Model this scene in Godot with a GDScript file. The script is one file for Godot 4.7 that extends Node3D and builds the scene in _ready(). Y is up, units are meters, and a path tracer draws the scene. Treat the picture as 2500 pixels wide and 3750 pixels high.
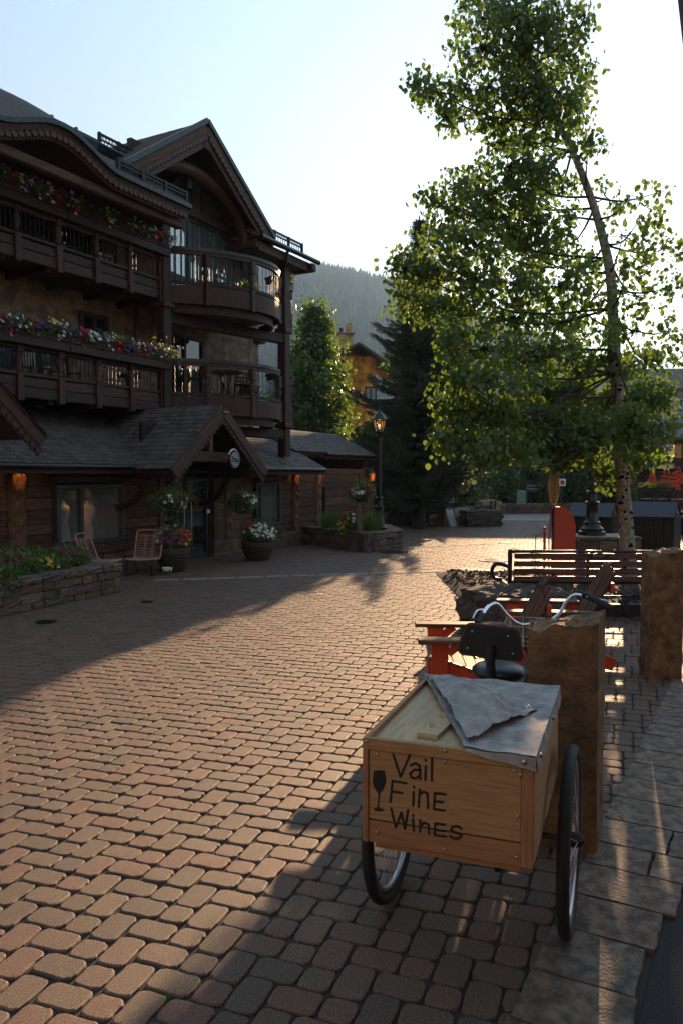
extends Node3D
# A village plaza in morning back light: a delivery tricycle, a timber hotel, an aspen against the sun.

const FOCAL := 2872.0
const EYE := 1.8
var tilt := atan(130.0 / 2872.0)
var M := {}
var rng := RandomNumberGenerator.new()
var used := {}
var hotel_frame := Transform3D(Basis(Vector3(0.482, 0, -0.876).normalized(), Vector3.UP, Vector3(0.876, 0, 0.482).normalized()), Vector3(-2.885, 0, -17.7))

class Shape:
	var v := PackedVector3Array()
	var n := PackedVector3Array()
	var uv := PackedVector2Array()
	var xf := Transform3D.IDENTITY
	var uo := Vector2.ZERO
	func tri(a: Vector3, b: Vector3, c: Vector3, ua := Vector2.ZERO, ub := Vector2.ZERO, uc := Vector2.ZERO) -> void:
		a = xf * a
		b = xf * b
		c = xf * c
		var m := (b - a).cross(c - a).normalized()
		v.append(a); v.append(c); v.append(b)
		n.append(m); n.append(m); n.append(m)
		uv.append(ua); uv.append(uc); uv.append(ub)
	func trin(a: Vector3, b: Vector3, c: Vector3, na: Vector3, nb: Vector3, nc: Vector3) -> void:
		v.append(xf * a); v.append(xf * c); v.append(xf * b)
		n.append((xf.basis * na).normalized()); n.append((xf.basis * nc).normalized()); n.append((xf.basis * nb).normalized())
		uv.append(Vector2(a.x, a.y)); uv.append(Vector2(c.x, c.y)); uv.append(Vector2(b.x, b.y))
	func quad(a: Vector3, b: Vector3, c: Vector3, d: Vector3) -> void:
		var w := a.distance_to(b)
		var h := a.distance_to(d)
		var u0 := uo
		if w >= h:
			tri(a, b, c, u0, u0 + Vector2(w, 0), u0 + Vector2(w, h))
			tri(a, c, d, u0, u0 + Vector2(w, h), u0 + Vector2(0, h))
		else:
			tri(a, b, c, u0, u0 + Vector2(0, w), u0 + Vector2(h, w))
			tri(a, c, d, u0, u0 + Vector2(h, w), u0 + Vector2(h, 0))
	func box(c: Vector3, s: Vector3, bev := 0.0) -> void:
		var h := s * 0.5
		var b := minf(bev, minf(h.x, minf(h.y, h.z)) * 0.6)
		for axis in 3:
			var p := (axis + 1) % 3
			var q := (axis + 2) % 3
			for sg in [-1.0, 1.0]:
				var pts: Array[Vector3] = []
				for k in [[-1, -1], [1, -1], [1, 1], [-1, 1]]:
					var w := Vector3.ZERO
					w[axis] = h[axis] * sg
					w[p] = (h[p] - b) * k[0]
					w[q] = (h[q] - b) * k[1]
					pts.append(c + w)
				if sg > 0: quad(pts[0], pts[1], pts[2], pts[3])
				else: quad(pts[3], pts[2], pts[1], pts[0])
		if b <= 0.0: return
		for axis in 3:
			var p := (axis + 1) % 3
			var q := (axis + 2) % 3
			for sp in [-1.0, 1.0]:
				for sq in [-1.0, 1.0]:
					var a1 := Vector3.ZERO
					a1[axis] = -(h[axis] - b)
					a1[p] = h[p] * sp
					a1[q] = (h[q] - b) * sq
					var b1 := Vector3.ZERO
					b1[axis] = -(h[axis] - b)
					b1[p] = (h[p] - b) * sp
					b1[q] = h[q] * sq
					var a2 := a1
					a2[axis] = h[axis] - b
					var b2 := b1
					b2[axis] = h[axis] - b
					if sp * sq > 0: quad(c + a1, c + b1, c + b2, c + a2)
					else: quad(c + b1, c + a1, c + a2, c + b2)
		for sx in [-1.0, 1.0]:
			for sy in [-1.0, 1.0]:
				for sz in [-1.0, 1.0]:
					var e1 := c + Vector3(h.x * sx, (h.y - b) * sy, (h.z - b) * sz)
					var e2 := c + Vector3((h.x - b) * sx, h.y * sy, (h.z - b) * sz)
					var e3 := c + Vector3((h.x - b) * sx, (h.y - b) * sy, h.z * sz)
					if sx * sy * sz > 0: tri(e1, e2, e3)
					else: tri(e3, e2, e1)
	func beam(a: Vector3, b: Vector3, w: float, h: float, bev := 0.0, up := Vector3.UP) -> void:
		var d := (b - a).normalized()
		if absf(d.dot(up)) > 0.98: up = Vector3.RIGHT if absf(d.x) < 0.9 else Vector3.BACK
		var z := d.cross(up).normalized()
		var y := z.cross(d).normalized()
		var keep := xf
		xf = keep * Transform3D(Basis(d, y, z), (a + b) * 0.5)
		box(Vector3.ZERO, Vector3(a.distance_to(b), h, w), bev)
		xf = keep
	func tube(pts: Array, rad, sides := 8, caps := true, squash := 1.0) -> void:
		var rings: Array = []
		var norms: Array = []
		var x := Vector3.ZERO
		for i in pts.size():
			var d: Vector3 = (pts[mini(i + 1, pts.size() - 1)] - pts[maxi(i - 1, 0)]).normalized()
			if i == 0: x = d.cross(Vector3.UP if absf(d.y) < 0.9 else Vector3.RIGHT).normalized()
			else: x = (x - d * x.dot(d)).normalized()
			var y := d.cross(x)
			var r: float = rad if rad is float or rad is int else rad[i]
			var ring := PackedVector3Array()
			var nn := PackedVector3Array()
			for k in sides:
				var t := TAU * k / sides
				var o := x * cos(t) + y * sin(t) * squash
				ring.append(pts[i] + o * r)
				nn.append(o.normalized())
			rings.append(ring)
			norms.append(nn)
		for i in pts.size() - 1:
			for k in sides:
				var j := (k + 1) % sides
				trin(rings[i][k], rings[i][j], rings[i + 1][j], norms[i][k], norms[i][j], norms[i + 1][j])
				trin(rings[i][k], rings[i + 1][j], rings[i + 1][k], norms[i][k], norms[i + 1][j], norms[i + 1][k])
		if caps:
			for k in range(1, sides - 1):
				tri(rings[0][0], rings[0][k + 1], rings[0][k])
				var l := pts.size() - 1
				tri(rings[l][0], rings[l][k], rings[l][k + 1])
	func ring(c: Vector3, axis: Vector3, r: float, t: float, seg := 32, sides := 8, squash := 1.0) -> void:
		var x := axis.cross(Vector3.UP if absf(axis.y) < 0.9 else Vector3.RIGHT).normalized()
		var y := axis.cross(x).normalized()
		for i in seg:
			for k in sides:
				var q: Array[Vector3] = []
				var m: Array[Vector3] = []
				for e in [[i, k], [i + 1, k], [i + 1, k + 1], [i, k + 1]]:
					var a = TAU * e[0] / seg
					var b = TAU * e[1] / sides
					var d := x * cos(a) + y * sin(a)
					m.append((d * cos(b) + axis * sin(b) * squash).normalized())
					q.append(c + d * (r + cos(b) * t) + axis * sin(b) * t * squash)
				trin(q[0], q[1], q[2], m[0], m[1], m[2])
				trin(q[0], q[2], q[3], m[0], m[2], m[3])
	func lathe(c: Vector3, prof: Array, sides := 16) -> void:
		for i in prof.size() - 1:
			var p: Vector2 = prof[i]
			var q: Vector2 = prof[i + 1]
			var m := Vector2(q.y - p.y, p.x - q.x).normalized()
			var m0 := m
			var m1 := m
			if i > 0:
				var o: Vector2 = prof[i - 1]
				var mm := Vector2(p.y - o.y, o.x - p.x).normalized()
				if mm.dot(m) > 0.6: m0 = (m + mm).normalized()
			if i < prof.size() - 2:
				var o: Vector2 = prof[i + 2]
				var mm := Vector2(o.y - q.y, q.x - o.x).normalized()
				if mm.dot(m) > 0.6: m1 = (m + mm).normalized()
			for k in sides:
				var a := TAU * k / sides
				var b := TAU * (k + 1) / sides
				var da := Vector3(cos(a), 0, -sin(a))
				var db := Vector3(cos(b), 0, -sin(b))
				var y0 := Vector3(0, p.y, 0)
				var y1 := Vector3(0, q.y, 0)
				var n0a := da * m0.x + Vector3(0, m0.y, 0)
				var n0b := db * m0.x + Vector3(0, m0.y, 0)
				var n1a := da * m1.x + Vector3(0, m1.y, 0)
				var n1b := db * m1.x + Vector3(0, m1.y, 0)
				if p.x > 0.0001: trin(c + da * p.x + y0, c + db * p.x + y0, c + db * q.x + y1, n0a, n0b, n1b)
				if q.x > 0.0001: trin(c + da * p.x + y0, c + db * q.x + y1, c + da * q.x + y1, n0a, n1b, n1a)
	func prism(poly: PackedVector2Array, z0: float, z1: float) -> void:
		if not Geometry2D.is_polygon_clockwise(poly): pass
		else:
			poly = poly.duplicate()
			poly.reverse()
		var idx := Geometry2D.triangulate_polygon(poly)
		for i in range(0, idx.size(), 3):
			var a := poly[idx[i]]
			var b := poly[idx[i + 1]]
			var c := poly[idx[i + 2]]
			if (b - a).cross(c - a) < 0:
				var t := b
				b = c
				c = t
			tri(Vector3(a.x, a.y, z1), Vector3(b.x, b.y, z1), Vector3(c.x, c.y, z1), a + uo, b + uo, c + uo)
			tri(Vector3(a.x, a.y, z0), Vector3(c.x, c.y, z0), Vector3(b.x, b.y, z0), a + uo, c + uo, b + uo)
		for i in poly.size():
			var a := poly[i]
			var b := poly[(i + 1) % poly.size()]
			quad(Vector3(a.x, a.y, z0), Vector3(b.x, b.y, z0), Vector3(b.x, b.y, z1), Vector3(a.x, a.y, z1))
	func ball(c: Vector3, r: Vector3, seg := 10, rows := 7) -> void:
		for i in rows:
			for k in seg:
				var q: Array[Vector3] = []
				for e in [[i, k], [i, k + 1], [i + 1, k + 1], [i + 1, k]]:
					var a: float = PI * e[0] / rows
					var b: float = TAU * e[1] / seg
					q.append(Vector3(sin(a) * cos(b), cos(a), -sin(a) * sin(b)))
				var w: Array[Vector3] = []
				for p in q: w.append((p / r).normalized())
				if i < rows - 1: trin(c + q[0] * r, c + q[3] * r, c + q[2] * r, w[0], w[3], w[2])
				if i > 0: trin(c + q[0] * r, c + q[2] * r, c + q[1] * r, w[0], w[2], w[1])
	# a block of stone: a box whose faces are split and pushed about by noise
	func stone(c: Vector3, s: Vector3, rough: float, seed_: int, cuts := 4, roundness := 0.35) -> void:
		var fn := FastNoiseLite.new()
		fn.seed = seed_
		fn.frequency = 0.9
		fn.fractal_octaves = 3
		var at := func(p: Vector3) -> Vector3:
			var sp := p.normalized() * 0.62
			var m := p.lerp(sp, roundness)
			var k := 3.0
			var d := Vector3(fn.get_noise_3d(p.x * k, p.y * k, p.z * k), fn.get_noise_3d(p.x * k + 40, p.y * k, p.z * k), fn.get_noise_3d(p.x * k, p.y * k + 40, p.z * k))
			return c + (m + d * rough) * s
		for axis in 3:
			var p := (axis + 1) % 3
			var q := (axis + 2) % 3
			for sg in [-0.5, 0.5]:
				for i in cuts:
					for j in cuts:
						var w: Array[Vector3] = []
						for e in [[i, j], [i + 1, j], [i + 1, j + 1], [i, j + 1]]:
							var t := Vector3.ZERO
							t[axis] = sg
							t[p] = float(e[0]) / cuts - 0.5
							t[q] = float(e[1]) / cuts - 0.5
							w.append(at.call(t))
						if sg > 0:
							tri(w[0], w[1], w[2]); tri(w[0], w[2], w[3])
						else:
							tri(w[0], w[2], w[1]); tri(w[0], w[3], w[2])
	func mesh() -> ArrayMesh:
		var a := []
		a.resize(Mesh.ARRAY_MAX)
		a[Mesh.ARRAY_VERTEX] = v
		a[Mesh.ARRAY_NORMAL] = n
		a[Mesh.ARRAY_TEX_UV] = uv
		var m := ArrayMesh.new()
		m.add_surface_from_arrays(Mesh.PRIMITIVE_TRIANGLES, a)
		return m

func ray(px: float, py: float) -> Vector3:
	return Vector3((px - 1250.0) / FOCAL, -(py - 1875.0) / FOCAL, -1.0).rotated(Vector3.RIGHT, -tilt)
func gp(px: float, py: float, h := 0.0) -> Vector3:
	var r := ray(px, py)
	return Vector3(0, EYE, 0) + r * ((h - EYE) / r.y)
func at(px: float, py: float, d: float) -> Vector3:
	var r := ray(px, py)
	return Vector3(0, EYE, 0) + r * (d / -r.z)

func numbered(called: String) -> String:
	used[called] = used.get(called, -1) + 1
	return called if used[called] == 0 else "%s_%03d" % [called, used[called]]
func tag(o: Node, label: String, category: String, group := "") -> Node:
	o.set_meta("label", label)
	o.set_meta("category", category)
	if group: o.set_meta("group", group)
	return o
func thing(called: String, label: String, category: String, xf := Transform3D.IDENTITY, group := "") -> Node3D:
	var o := Node3D.new()
	o.name = numbered(called)
	add_child(o)
	o.transform = xf
	tag(o, label, category, group)
	return o
func setting(called: String) -> Node3D:
	var o := Node3D.new()
	o.name = numbered(called)
	o.set_meta("kind", "structure")
	add_child(o)
	return o
func obj(called: String, s, m: Material, parent: Node = null, xf := Transform3D.IDENTITY) -> MeshInstance3D:
	var o := MeshInstance3D.new()
	o.mesh = s.mesh() if s is Shape else s
	o.material_override = m
	o.transform = xf
	if parent == null:
		o.name = numbered(called)
		add_child(o)
	else:
		o.name = called
		parent.add_child(o, true)
	return o
func many(called: String, mesh: Mesh, m: Material, parent: Node, spots: Array, tones: Array = []) -> MultiMeshInstance3D:
	var mm := MultiMesh.new()
	mm.transform_format = MultiMesh.TRANSFORM_3D
	mm.use_colors = not tones.is_empty()
	mm.mesh = mesh
	mm.instance_count = spots.size()
	for i in spots.size():
		mm.set_instance_transform(i, spots[i])
		if tones: mm.set_instance_color(i, tones[i])
	var o := MultiMeshInstance3D.new()
	o.multimesh = mm
	o.material_override = m
	o.set_meta("kind", "stuff")
	o.name = called
	parent.add_child(o, true)
	return o
func bx(c: Vector3, s: Vector3, bev := 0.0) -> Shape:
	var t := Shape.new()
	t.uo = Vector2(rng.randf() * 3.0, rng.randf())
	t.box(c, s, bev)
	return t
func bar(a: Vector3, b: Vector3, w: float, h: float, bev := 0.0, up := Vector3.UP) -> Shape:
	var t := Shape.new()
	t.uo = Vector2(rng.randf() * 3.0, rng.randf())
	t.beam(a, b, w, h, bev, up)
	return t
func tb(pts: Array, r, sides := 8, squash := 1.0) -> Shape:
	var t := Shape.new()
	t.tube(pts, r, sides, true, squash)
	return t
func smooth_path(pts: Array, step := 4) -> Array:
	var out := []
	for i in pts.size() - 1:
		var p0: Vector3 = pts[maxi(i - 1, 0)]
		var p3: Vector3 = pts[mini(i + 2, pts.size() - 1)]
		for k in step: out.append((pts[i] as Vector3).cubic_interpolate(pts[i + 1], p0, p3, float(k) / step))
	out.append(pts[-1])
	return out

# ---- materials -------------------------------------------------------------
func noise_image(seed_: int, freq: float, lo: float, hi: float, kind := 0, size := 256, octaves := 4, stretch := 1.0) -> Image:
	var fn := FastNoiseLite.new()
	fn.seed = seed_
	fn.noise_type = FastNoiseLite.TYPE_SIMPLEX_SMOOTH if kind == 0 else FastNoiseLite.TYPE_CELLULAR
	fn.frequency = freq
	fn.fractal_octaves = octaves
	fn.fractal_gain = 0.6
	var im: Image
	if stretch == 1.0: im = fn.get_seamless_image(size, size)
	else:
		im = fn.get_seamless_image(int(size / stretch), size)
		im.resize(size, size, Image.INTERPOLATE_CUBIC)
	im.convert(Image.FORMAT_L8)
	var d := im.get_data()
	for i in d.size(): d[i] = int(clampf(lerpf(lo, hi, d[i] / 255.0), 0, 1) * 255)
	return Image.create_from_data(size, size, false, Image.FORMAT_L8, d)
func tex(im: Image) -> ImageTexture:
	im.generate_mipmaps()
	return ImageTexture.create_from_image(im)
func srgb(c: Color) -> Color:
	return c.linear_to_srgb()
func mat(key: String, c: Color, rough := 0.8, grain := "", scale := 1.0, metal := 0.0, bump := "", depth := 1.0) -> StandardMaterial3D:
	var m := StandardMaterial3D.new()
	m.resource_name = key
	m.albedo_color = srgb(c)
	m.roughness = rough
	m.metallic = metal
	if grain: m.albedo_texture = M["tex_" + grain]
	if bump:
		m.normal_enabled = true
		m.normal_texture = M["nrm_" + bump]
		m.normal_scale = depth
	if (grain or bump) and not grain.begins_with("wood"):
		m.uv1_triplanar = true
		m.uv1_world_triplanar = true
	m.uv1_scale = Vector3.ONE * scale
	M[key] = m
	return m
func make_materials() -> void:
	M.tex_fine = tex(noise_image(3, 0.09, 0.45, 1.25, 0, 256, 5))
	M.tex_canvas = tex(noise_image(15, 0.03, 0.7, 1.1, 0, 256, 4))
	M.tex_patch = tex(noise_image(5, 0.02, 0.45, 1.2, 0, 256, 5))
	M.tex_speckle = tex(noise_image(8, 0.1, -0.25, 1.85, 0, 512, 5))
	M.tex_wood = tex(noise_image(11, 0.05, 0.35, 1.25, 0, 512, 5, 16.0))
	M.tex_wood_soft = tex(noise_image(12, 0.06, 0.82, 1.1, 0, 512, 5, 14.0))
	for k in [["fine", 4, 0.12, 4.0], ["rough", 9, 0.04, 8.0], ["grit", 17, 0.25, 5.0]]:
		var im := noise_image(k[1], k[2], 0, 1, 0, 512, 5)
		im.bump_map_to_normal_map(k[3])
		M["nrm_" + k[0]] = tex(im)
	var wi := noise_image(13, 0.05, 0, 1, 0, 512, 5, 16.0)
	wi.bump_map_to_normal_map(3.0)
	M.nrm_wood = tex(wi)
	# paving
	var pt := [Color(.268, .156, .102), Color(.235, .152, .097), Color(.292, .148, .102), Color(.22, .143, .094), Color(.258, .168, .107), Color(.285, .146, .098), Color(.195, .134, .094), Color(.255, .16, .105)]
	for i in pt.size(): mat("paver_%d" % i, pt[i], 0.64, "speckle", 3.0, 0.0, "grit", 1.5)
	var pf := mat("paver_field", Color(1, 1, 1), 0.64, "speckle", 3.0, 0.0, "grit", 1.5)
	pf.vertex_color_use_as_albedo = true
	mat("bed", Color(.075, .062, .05), 0.95, "speckle", 4.0)
	mat("far_ground", Color(.11, .1, .085), 0.9, "patch", 0.2)
	mat("soil", Color(.05, .038, .028), 0.95, "fine", 2.0, 0.0, "rough", 1.2)
	mat("asphalt", Color(.045, .045, .048), 0.85, "speckle", 2.5, 0.0, "grit", 1.0)
	for i in 3: mat("flagstone_%d" % i, [Color(.2, .145, .1), Color(.22, .15, .1), Color(.185, .145, .11)][i], 0.75, "patch", 2.0, 0.0, "rough", 0.4)
	mat("pale_stone", Color(.34, .29, .23), 0.75, "fine", 1.5, 0.0, "rough", 0.5)
	for i in 5: mat("wall_stone_%d" % i, [Color(.2, .12, .085), Color(.24, .17, .11), Color(.16, .11, .09), Color(.21, .15, .12), Color(.13, .105, .09)][i], 0.85, "fine", 1.4, 0.0, "rough", 1.0)
	mat("mortar", Color(.07, .055, .045), 0.95, "fine", 3.0)
	mat("post_stone", Color(.22, .12, .055), 0.8, "patch", 1.1, 0.0, "rough", 0.5)
	mat("boulder", Color(.1, .075, .06), 0.9, "patch", 1.5, 0.0, "rough", 1.5)
	mat("sandstone", Color(.52, .37, .25), 0.85, "patch", 0.8, 0.0, "rough", 0.8)
	# hotel
	for i in 4: mat("timber_%d" % i, [Color(.042, .015, .011), Color(.072, .025, .017), Color(.052, .02, .016), Color(.092, .035, .023)][i], 0.62, "wood", 1.0, 0.0, "wood", 0.5)
	for i in 4: mat("siding_%d" % i, [Color(.11, .05, .024), Color(.135, .065, .029), Color(.09, .042, .022), Color(.165, .083, .038)][i], 0.7, "wood", 1.0, 0.0, "wood", 0.6)
	mat("carving", Color(.2, .095, .045), 0.6, "fine", 4.0, 0.0, "rough", 1.0)
	mat("stucco", Color(.3, .22, .155), 0.9, "patch", 0.6, 0.0, "fine", 0.4)
	mat("soffit", Color(.085, .035, .025), 0.7, "wood", 1.0)
	for i in 4: mat("shingle_%d" % i, [Color(.13, .115, .1), Color(.18, .16, .145), Color(.1, .085, .075), Color(.155, .13, .115)][i], 0.85, "wood", 2.0, 0.0, "wood", 0.7)
	mat("roof_metal", Color(.07, .085, .09), 0.4, "fine", 0.7, 0.7)
	mat("iron", Color(.02, .02, .022), 0.45, "", 1.0, 0.6)
	mat("gutter", Color(.05, .048, .05), 0.35, "", 1.0, 0.8)
	mat("window_frame", Color(.045, .055, .06), 0.4)
	mat("inside", Color(.05, .035, .025), 0.9)
	mat("inside_wall", Color(.16, .12, .08), 0.9)
	var gl := mat("glass", Color(.5, .55, .55), 0.02)
	gl.transparency = BaseMaterial3D.TRANSPARENCY_ALPHA
	gl.albedo_color.a = 0.12
	gl.metallic_specular = 0.8
	var dg := mat("dark_glass", Color(.012, .016, .018), 0.03, "", 1.0, 0.0)
	dg.metallic_specular = 1.0
	dg.clearcoat_enabled = true
	dg.clearcoat = 1.0
	dg.clearcoat_roughness = 0.02
	var mg := mat("sky_glass", Color(.42, .48, .5), 0.03, "", 1.0, 0.75)
	mg.metallic_specular = 1.0
	mat("canvas", Color(.36, .34, .32), 0.85, "canvas", 1.2, 0.0, "fine", 0.3).cull_mode = BaseMaterial3D.CULL_DISABLED
	mat("plywood", Color(.41, .225, .095), 0.8, "wood_soft", 2.0, 0.0, "wood", 0.25)
	mat("plywood_red", Color(.36, .165, .07), 0.8, "wood_soft", 2.0, 0.0, "wood", 0.25)
	mat("pale_wood", Color(.5, .36, .19), 0.65, "wood_soft", 1.4)
	mat("ink", Color(.012, .011, .01), 0.7)
	mat("rubber", Color(.014, .013, .013), 0.75)
	mat("chrome", Color(.72, .72, .74), 0.12, "", 1.0, 1.0)
	mat("dull_metal", Color(.45, .45, .46), 0.35, "", 1.0, 1.0)
	mat("black_paint", Color(.012, .013, .016), 0.3)
	mat("vinyl", Color(.016, .018, .022), 0.33)
	mat("red_paint", Color(.5, .06, .022), 0.5)
	mat("brown_slat", Color(.16, .07, .035), 0.6, "wood", 1.0)
	mat("bench_slat", Color(.12, .055, .045), 0.5, "wood", 1.0)
	mat("plate", Color(.42, .41, .4), 0.4, "speckle", 1.0, 0.6)
	mat("yellow_paint", Color(.5, .3, .06), 0.5)
	mat("orange_stucco", Color(.82, .34, .06), 0.9, "patch", 0.3)
	mat("yellow_stucco", Color(.55, .38, .14), 0.9, "patch", 0.3)
	mat("grey_wall", Color(.35, .34, .34), 0.9, "patch", 0.3)
	mat("bin_board", Color(.03, .024, .02), 0.7, "wood", 1.0)
	mat("white_paint", Color(.75, .74, .7), 0.5)
	mat("sign_face", Color(.24, .25, .29), 0.5)
	mat("green_box", Color(.16, .3, .22), 0.6)
	mat("umbrella_cloth", Color(.5, .07, .04), 0.85)
	mat("terracotta", Color(.06, .035, .028), 0.7, "fine", 2.0)
	mat("rattan", Color(.46, .27, .22), 0.5)
	mat("cloth_cream", Color(.6, .5, .36), 0.85)
	# bark and leaves
	mat("bark_pale", Color(.36, .3, .225), 0.8, "patch", 2.5, 0.0, "fine", 0.5)
	mat("bark_dark", Color(.05, .04, .03), 0.9, "fine", 2.0, 0.0, "rough", 0.8)
	mat("bark_scar", Color(.02, .016, .012), 0.9)
	for a in [["leaf", Color(.042, .074, .018), Color(.14, .215, .02)], ["leaf_far", Color(.042, .074, .018), Color(.14, .215, .02)], ["leaf_dark", Color(.05, .075, .025), Color(.1, .15, .02)], ["needle", Color(.042, .055, .028), Color(.03, .04, .01)], ["herb", Color(.05, .085, .02), Color(.1, .16, .02)], ["forest", Color(.03, .042, .025), Color(.01, .015, .005)]]:
		var m := mat(a[0], Color(1, 1, 1), 0.5)
		m.albedo_color = srgb(a[1])
		m.cull_mode = BaseMaterial3D.CULL_DISABLED
		m.backlight_enabled = true
		m.backlight = srgb(a[2])
	for a in [["petal_white", Color(.78, .76, .76)], ["petal_red", Color(.5, .015, .02)], ["petal_purple", Color(.14, .03, .26)], ["petal_yellow", Color(.65, .5, .03)], ["petal_dark", Color(.2, .015, .035)]]:
		var m := mat(a[0], a[1], 0.6)
		m.cull_mode = BaseMaterial3D.CULL_DISABLED
		m.backlight_enabled = true
		m.backlight = srgb(a[1] * 0.4)
func glow(key: String, c: Color, e: float) -> StandardMaterial3D:
	var m := mat(key, c * 0.6, 0.4)
	m.emission_enabled = true
	m.emission = srgb(c)
	m.emission_energy_multiplier = e
	return m

func _ready() -> void:
	rng.seed = 20240
	# camera
	var cam := Camera3D.new()
	cam.name = "camera"
	cam.position = Vector3(0, EYE, 0)
	cam.rotation.x = -tilt
	cam.fov = rad_to_deg(2.0 * atan(1875.0 / FOCAL))
	cam.near = 0.05
	cam.far = 6000.0
	add_child(cam)
	cam.make_current()
	# sky and sun: one low sun ahead and to the right
	var sun_dir := ray(2240, 1125).normalized()
	var env := Environment.new()
	env.background_mode = Environment.BG_SKY
	env.sky = Sky.new()
	env.sky.sky_material = clear_sky(sun_dir)
	env.tonemap_mode = Environment.TONE_MAPPER_LINEAR
	env.tonemap_exposure = 4.55
	env.sdfgi_enabled = true
	env.ssao_enabled = true
	env.ssil_enabled = true
	env.fog_enabled = true
	env.fog_density = 0.00036
	env.fog_light_color = Color(0.72, 0.88, 1.0)
	var we := WorldEnvironment.new()
	we.name = "world_environment"
	we.environment = env
	add_child(we)
	var sun := DirectionalLight3D.new()
	sun.name = "sun"
	sun.light_energy = 1.6
	sun.light_color = Color(1.0, 0.825, 0.64)
	sun.light_angular_distance = 0.5
	sun.shadow_enabled = true
	sun.basis = Basis.looking_at(-sun_dir, Vector3.UP)
	add_child(sun)
	make_materials()
	# setting
	make_ground()
	make_mountain()
	# large things
	make_hotel()
	make_far_buildings()
	make_trees()
	# things in the plaza
	make_hotel_front()
	make_street_things()
	make_seating()
	make_tricycle()

func clear_sky(sun_dir: Vector3) -> PanoramaSkyMaterial:
	# a clear morning sky: pale at the horizon, bluer overhead, brighter towards the sun
	var w := 512
	var h := 256
	var im := Image.create_empty(w, h, false, Image.FORMAT_RGBAF)
	var low := Vector3(0.44, 0.51, 0.55)
	var high := Vector3(0.2, 0.35, 0.56)
	for y in h:
		var el := PI * (0.5 - (y + 0.5) / h)
		var t := pow(clampf(1.0 - sin(maxf(el, 0.0)), 0, 1), 1.6)
		var base := high.lerp(low, t)
		for x in w:
			var az := TAU * (x + 0.5) / w
			var d := Vector3(sin(az) * cos(el), sin(el), -cos(az) * cos(el))
			var ca := clampf(d.dot(sun_dir), -1, 1)
			var g := acos(ca)
			var s := 1.0 + 5.4 * exp(-2.3 * g) + 0.3 * ca * ca + 5.0 * exp(-14.0 * g)
			var c := base * s
			c = c.lerp(Vector3(1.0, 0.97, 0.9) * c.length() * 0.6, 0.45 * exp(-2.0 * g))
			if el < 0: c = Vector3(.3, .3, .29)
			c *= 0.2
			im.set_pixel(x, y, Color(c.x, c.y, c.z, 1))
	var m := PanoramaSkyMaterial.new()
	m.panorama = ImageTexture.create_from_image(im)
	return m

# ---- ground ----------------------------------------------------------------
func paver_mesh(sx: float, sy: float, k: int) -> ArrayMesh:
	var s := Shape.new()
	var hx := sx * 0.5 - 0.0035
	var hz := sy * 0.5 - 0.0035
	var r := 0.03
	var r2 := RandomNumberGenerator.new()
	r2.seed = 77 + k * 13 + int(sx * 1000)
	var out := PackedVector2Array()
	for c in [[1, 1, 0], [-1, 1, 1], [-1, -1, 2], [1, -1, 3]]:
		for a in 4:
			var t = (c[2] + a / 3.0) * PI / 2
			out.append(Vector2(c[0] * (hx - r) + cos(t) * r, c[1] * (hz - r) + sin(t) * r))
		var nx := Vector2(-c[0], 0) if c[2] % 2 == 0 else Vector2(0, -c[1])
		var p := Vector2(c[0] * hx, c[1] * hz)
		var q := p + nx * (2 * hx if c[2] % 2 == 0 else 2 * hz)
		for f in [0.36, 0.66]: out.append(p.lerp(q, f))
	var rings: Array = []
	var wob := PackedFloat32Array()
	for i in out.size(): wob.append(r2.randf_range(-0.0036, 0.0024))
	for lev in [[-0.045, 0.0], [-0.008, 0.0], [-0.0025, -0.0025], [0.0, -0.008]]:
		var ring := PackedVector3Array()
		for i in out.size():
			var p := out[i]
			var q = p + p.normalized() * (wob[i] + lev[1])
			ring.append(Vector3(q.x, lev[0] + (wob[i] * 0.08 if lev[1] < -0.006 else 0.0), -q.y))
		rings.append(ring)
	var nn := out.size()
	for l in rings.size() - 1:
		for i in nn:
			var j := (i + 1) % nn
			s.tri(rings[l][i], rings[l][j], rings[l + 1][j])
			s.tri(rings[l][i], rings[l + 1][j], rings[l + 1][i])
	var mid := Vector3(0, 0.0004, 0)
	for i in nn: s.tri(mid, rings[3][i], rings[3][(i + 1) % nn])
	return s.mesh()

func flag_edge(d: float) -> float:   # left edge of the flagstone walk, x at depth d
	return 0.60 + 0.545 * (d - 2.65)

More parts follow.
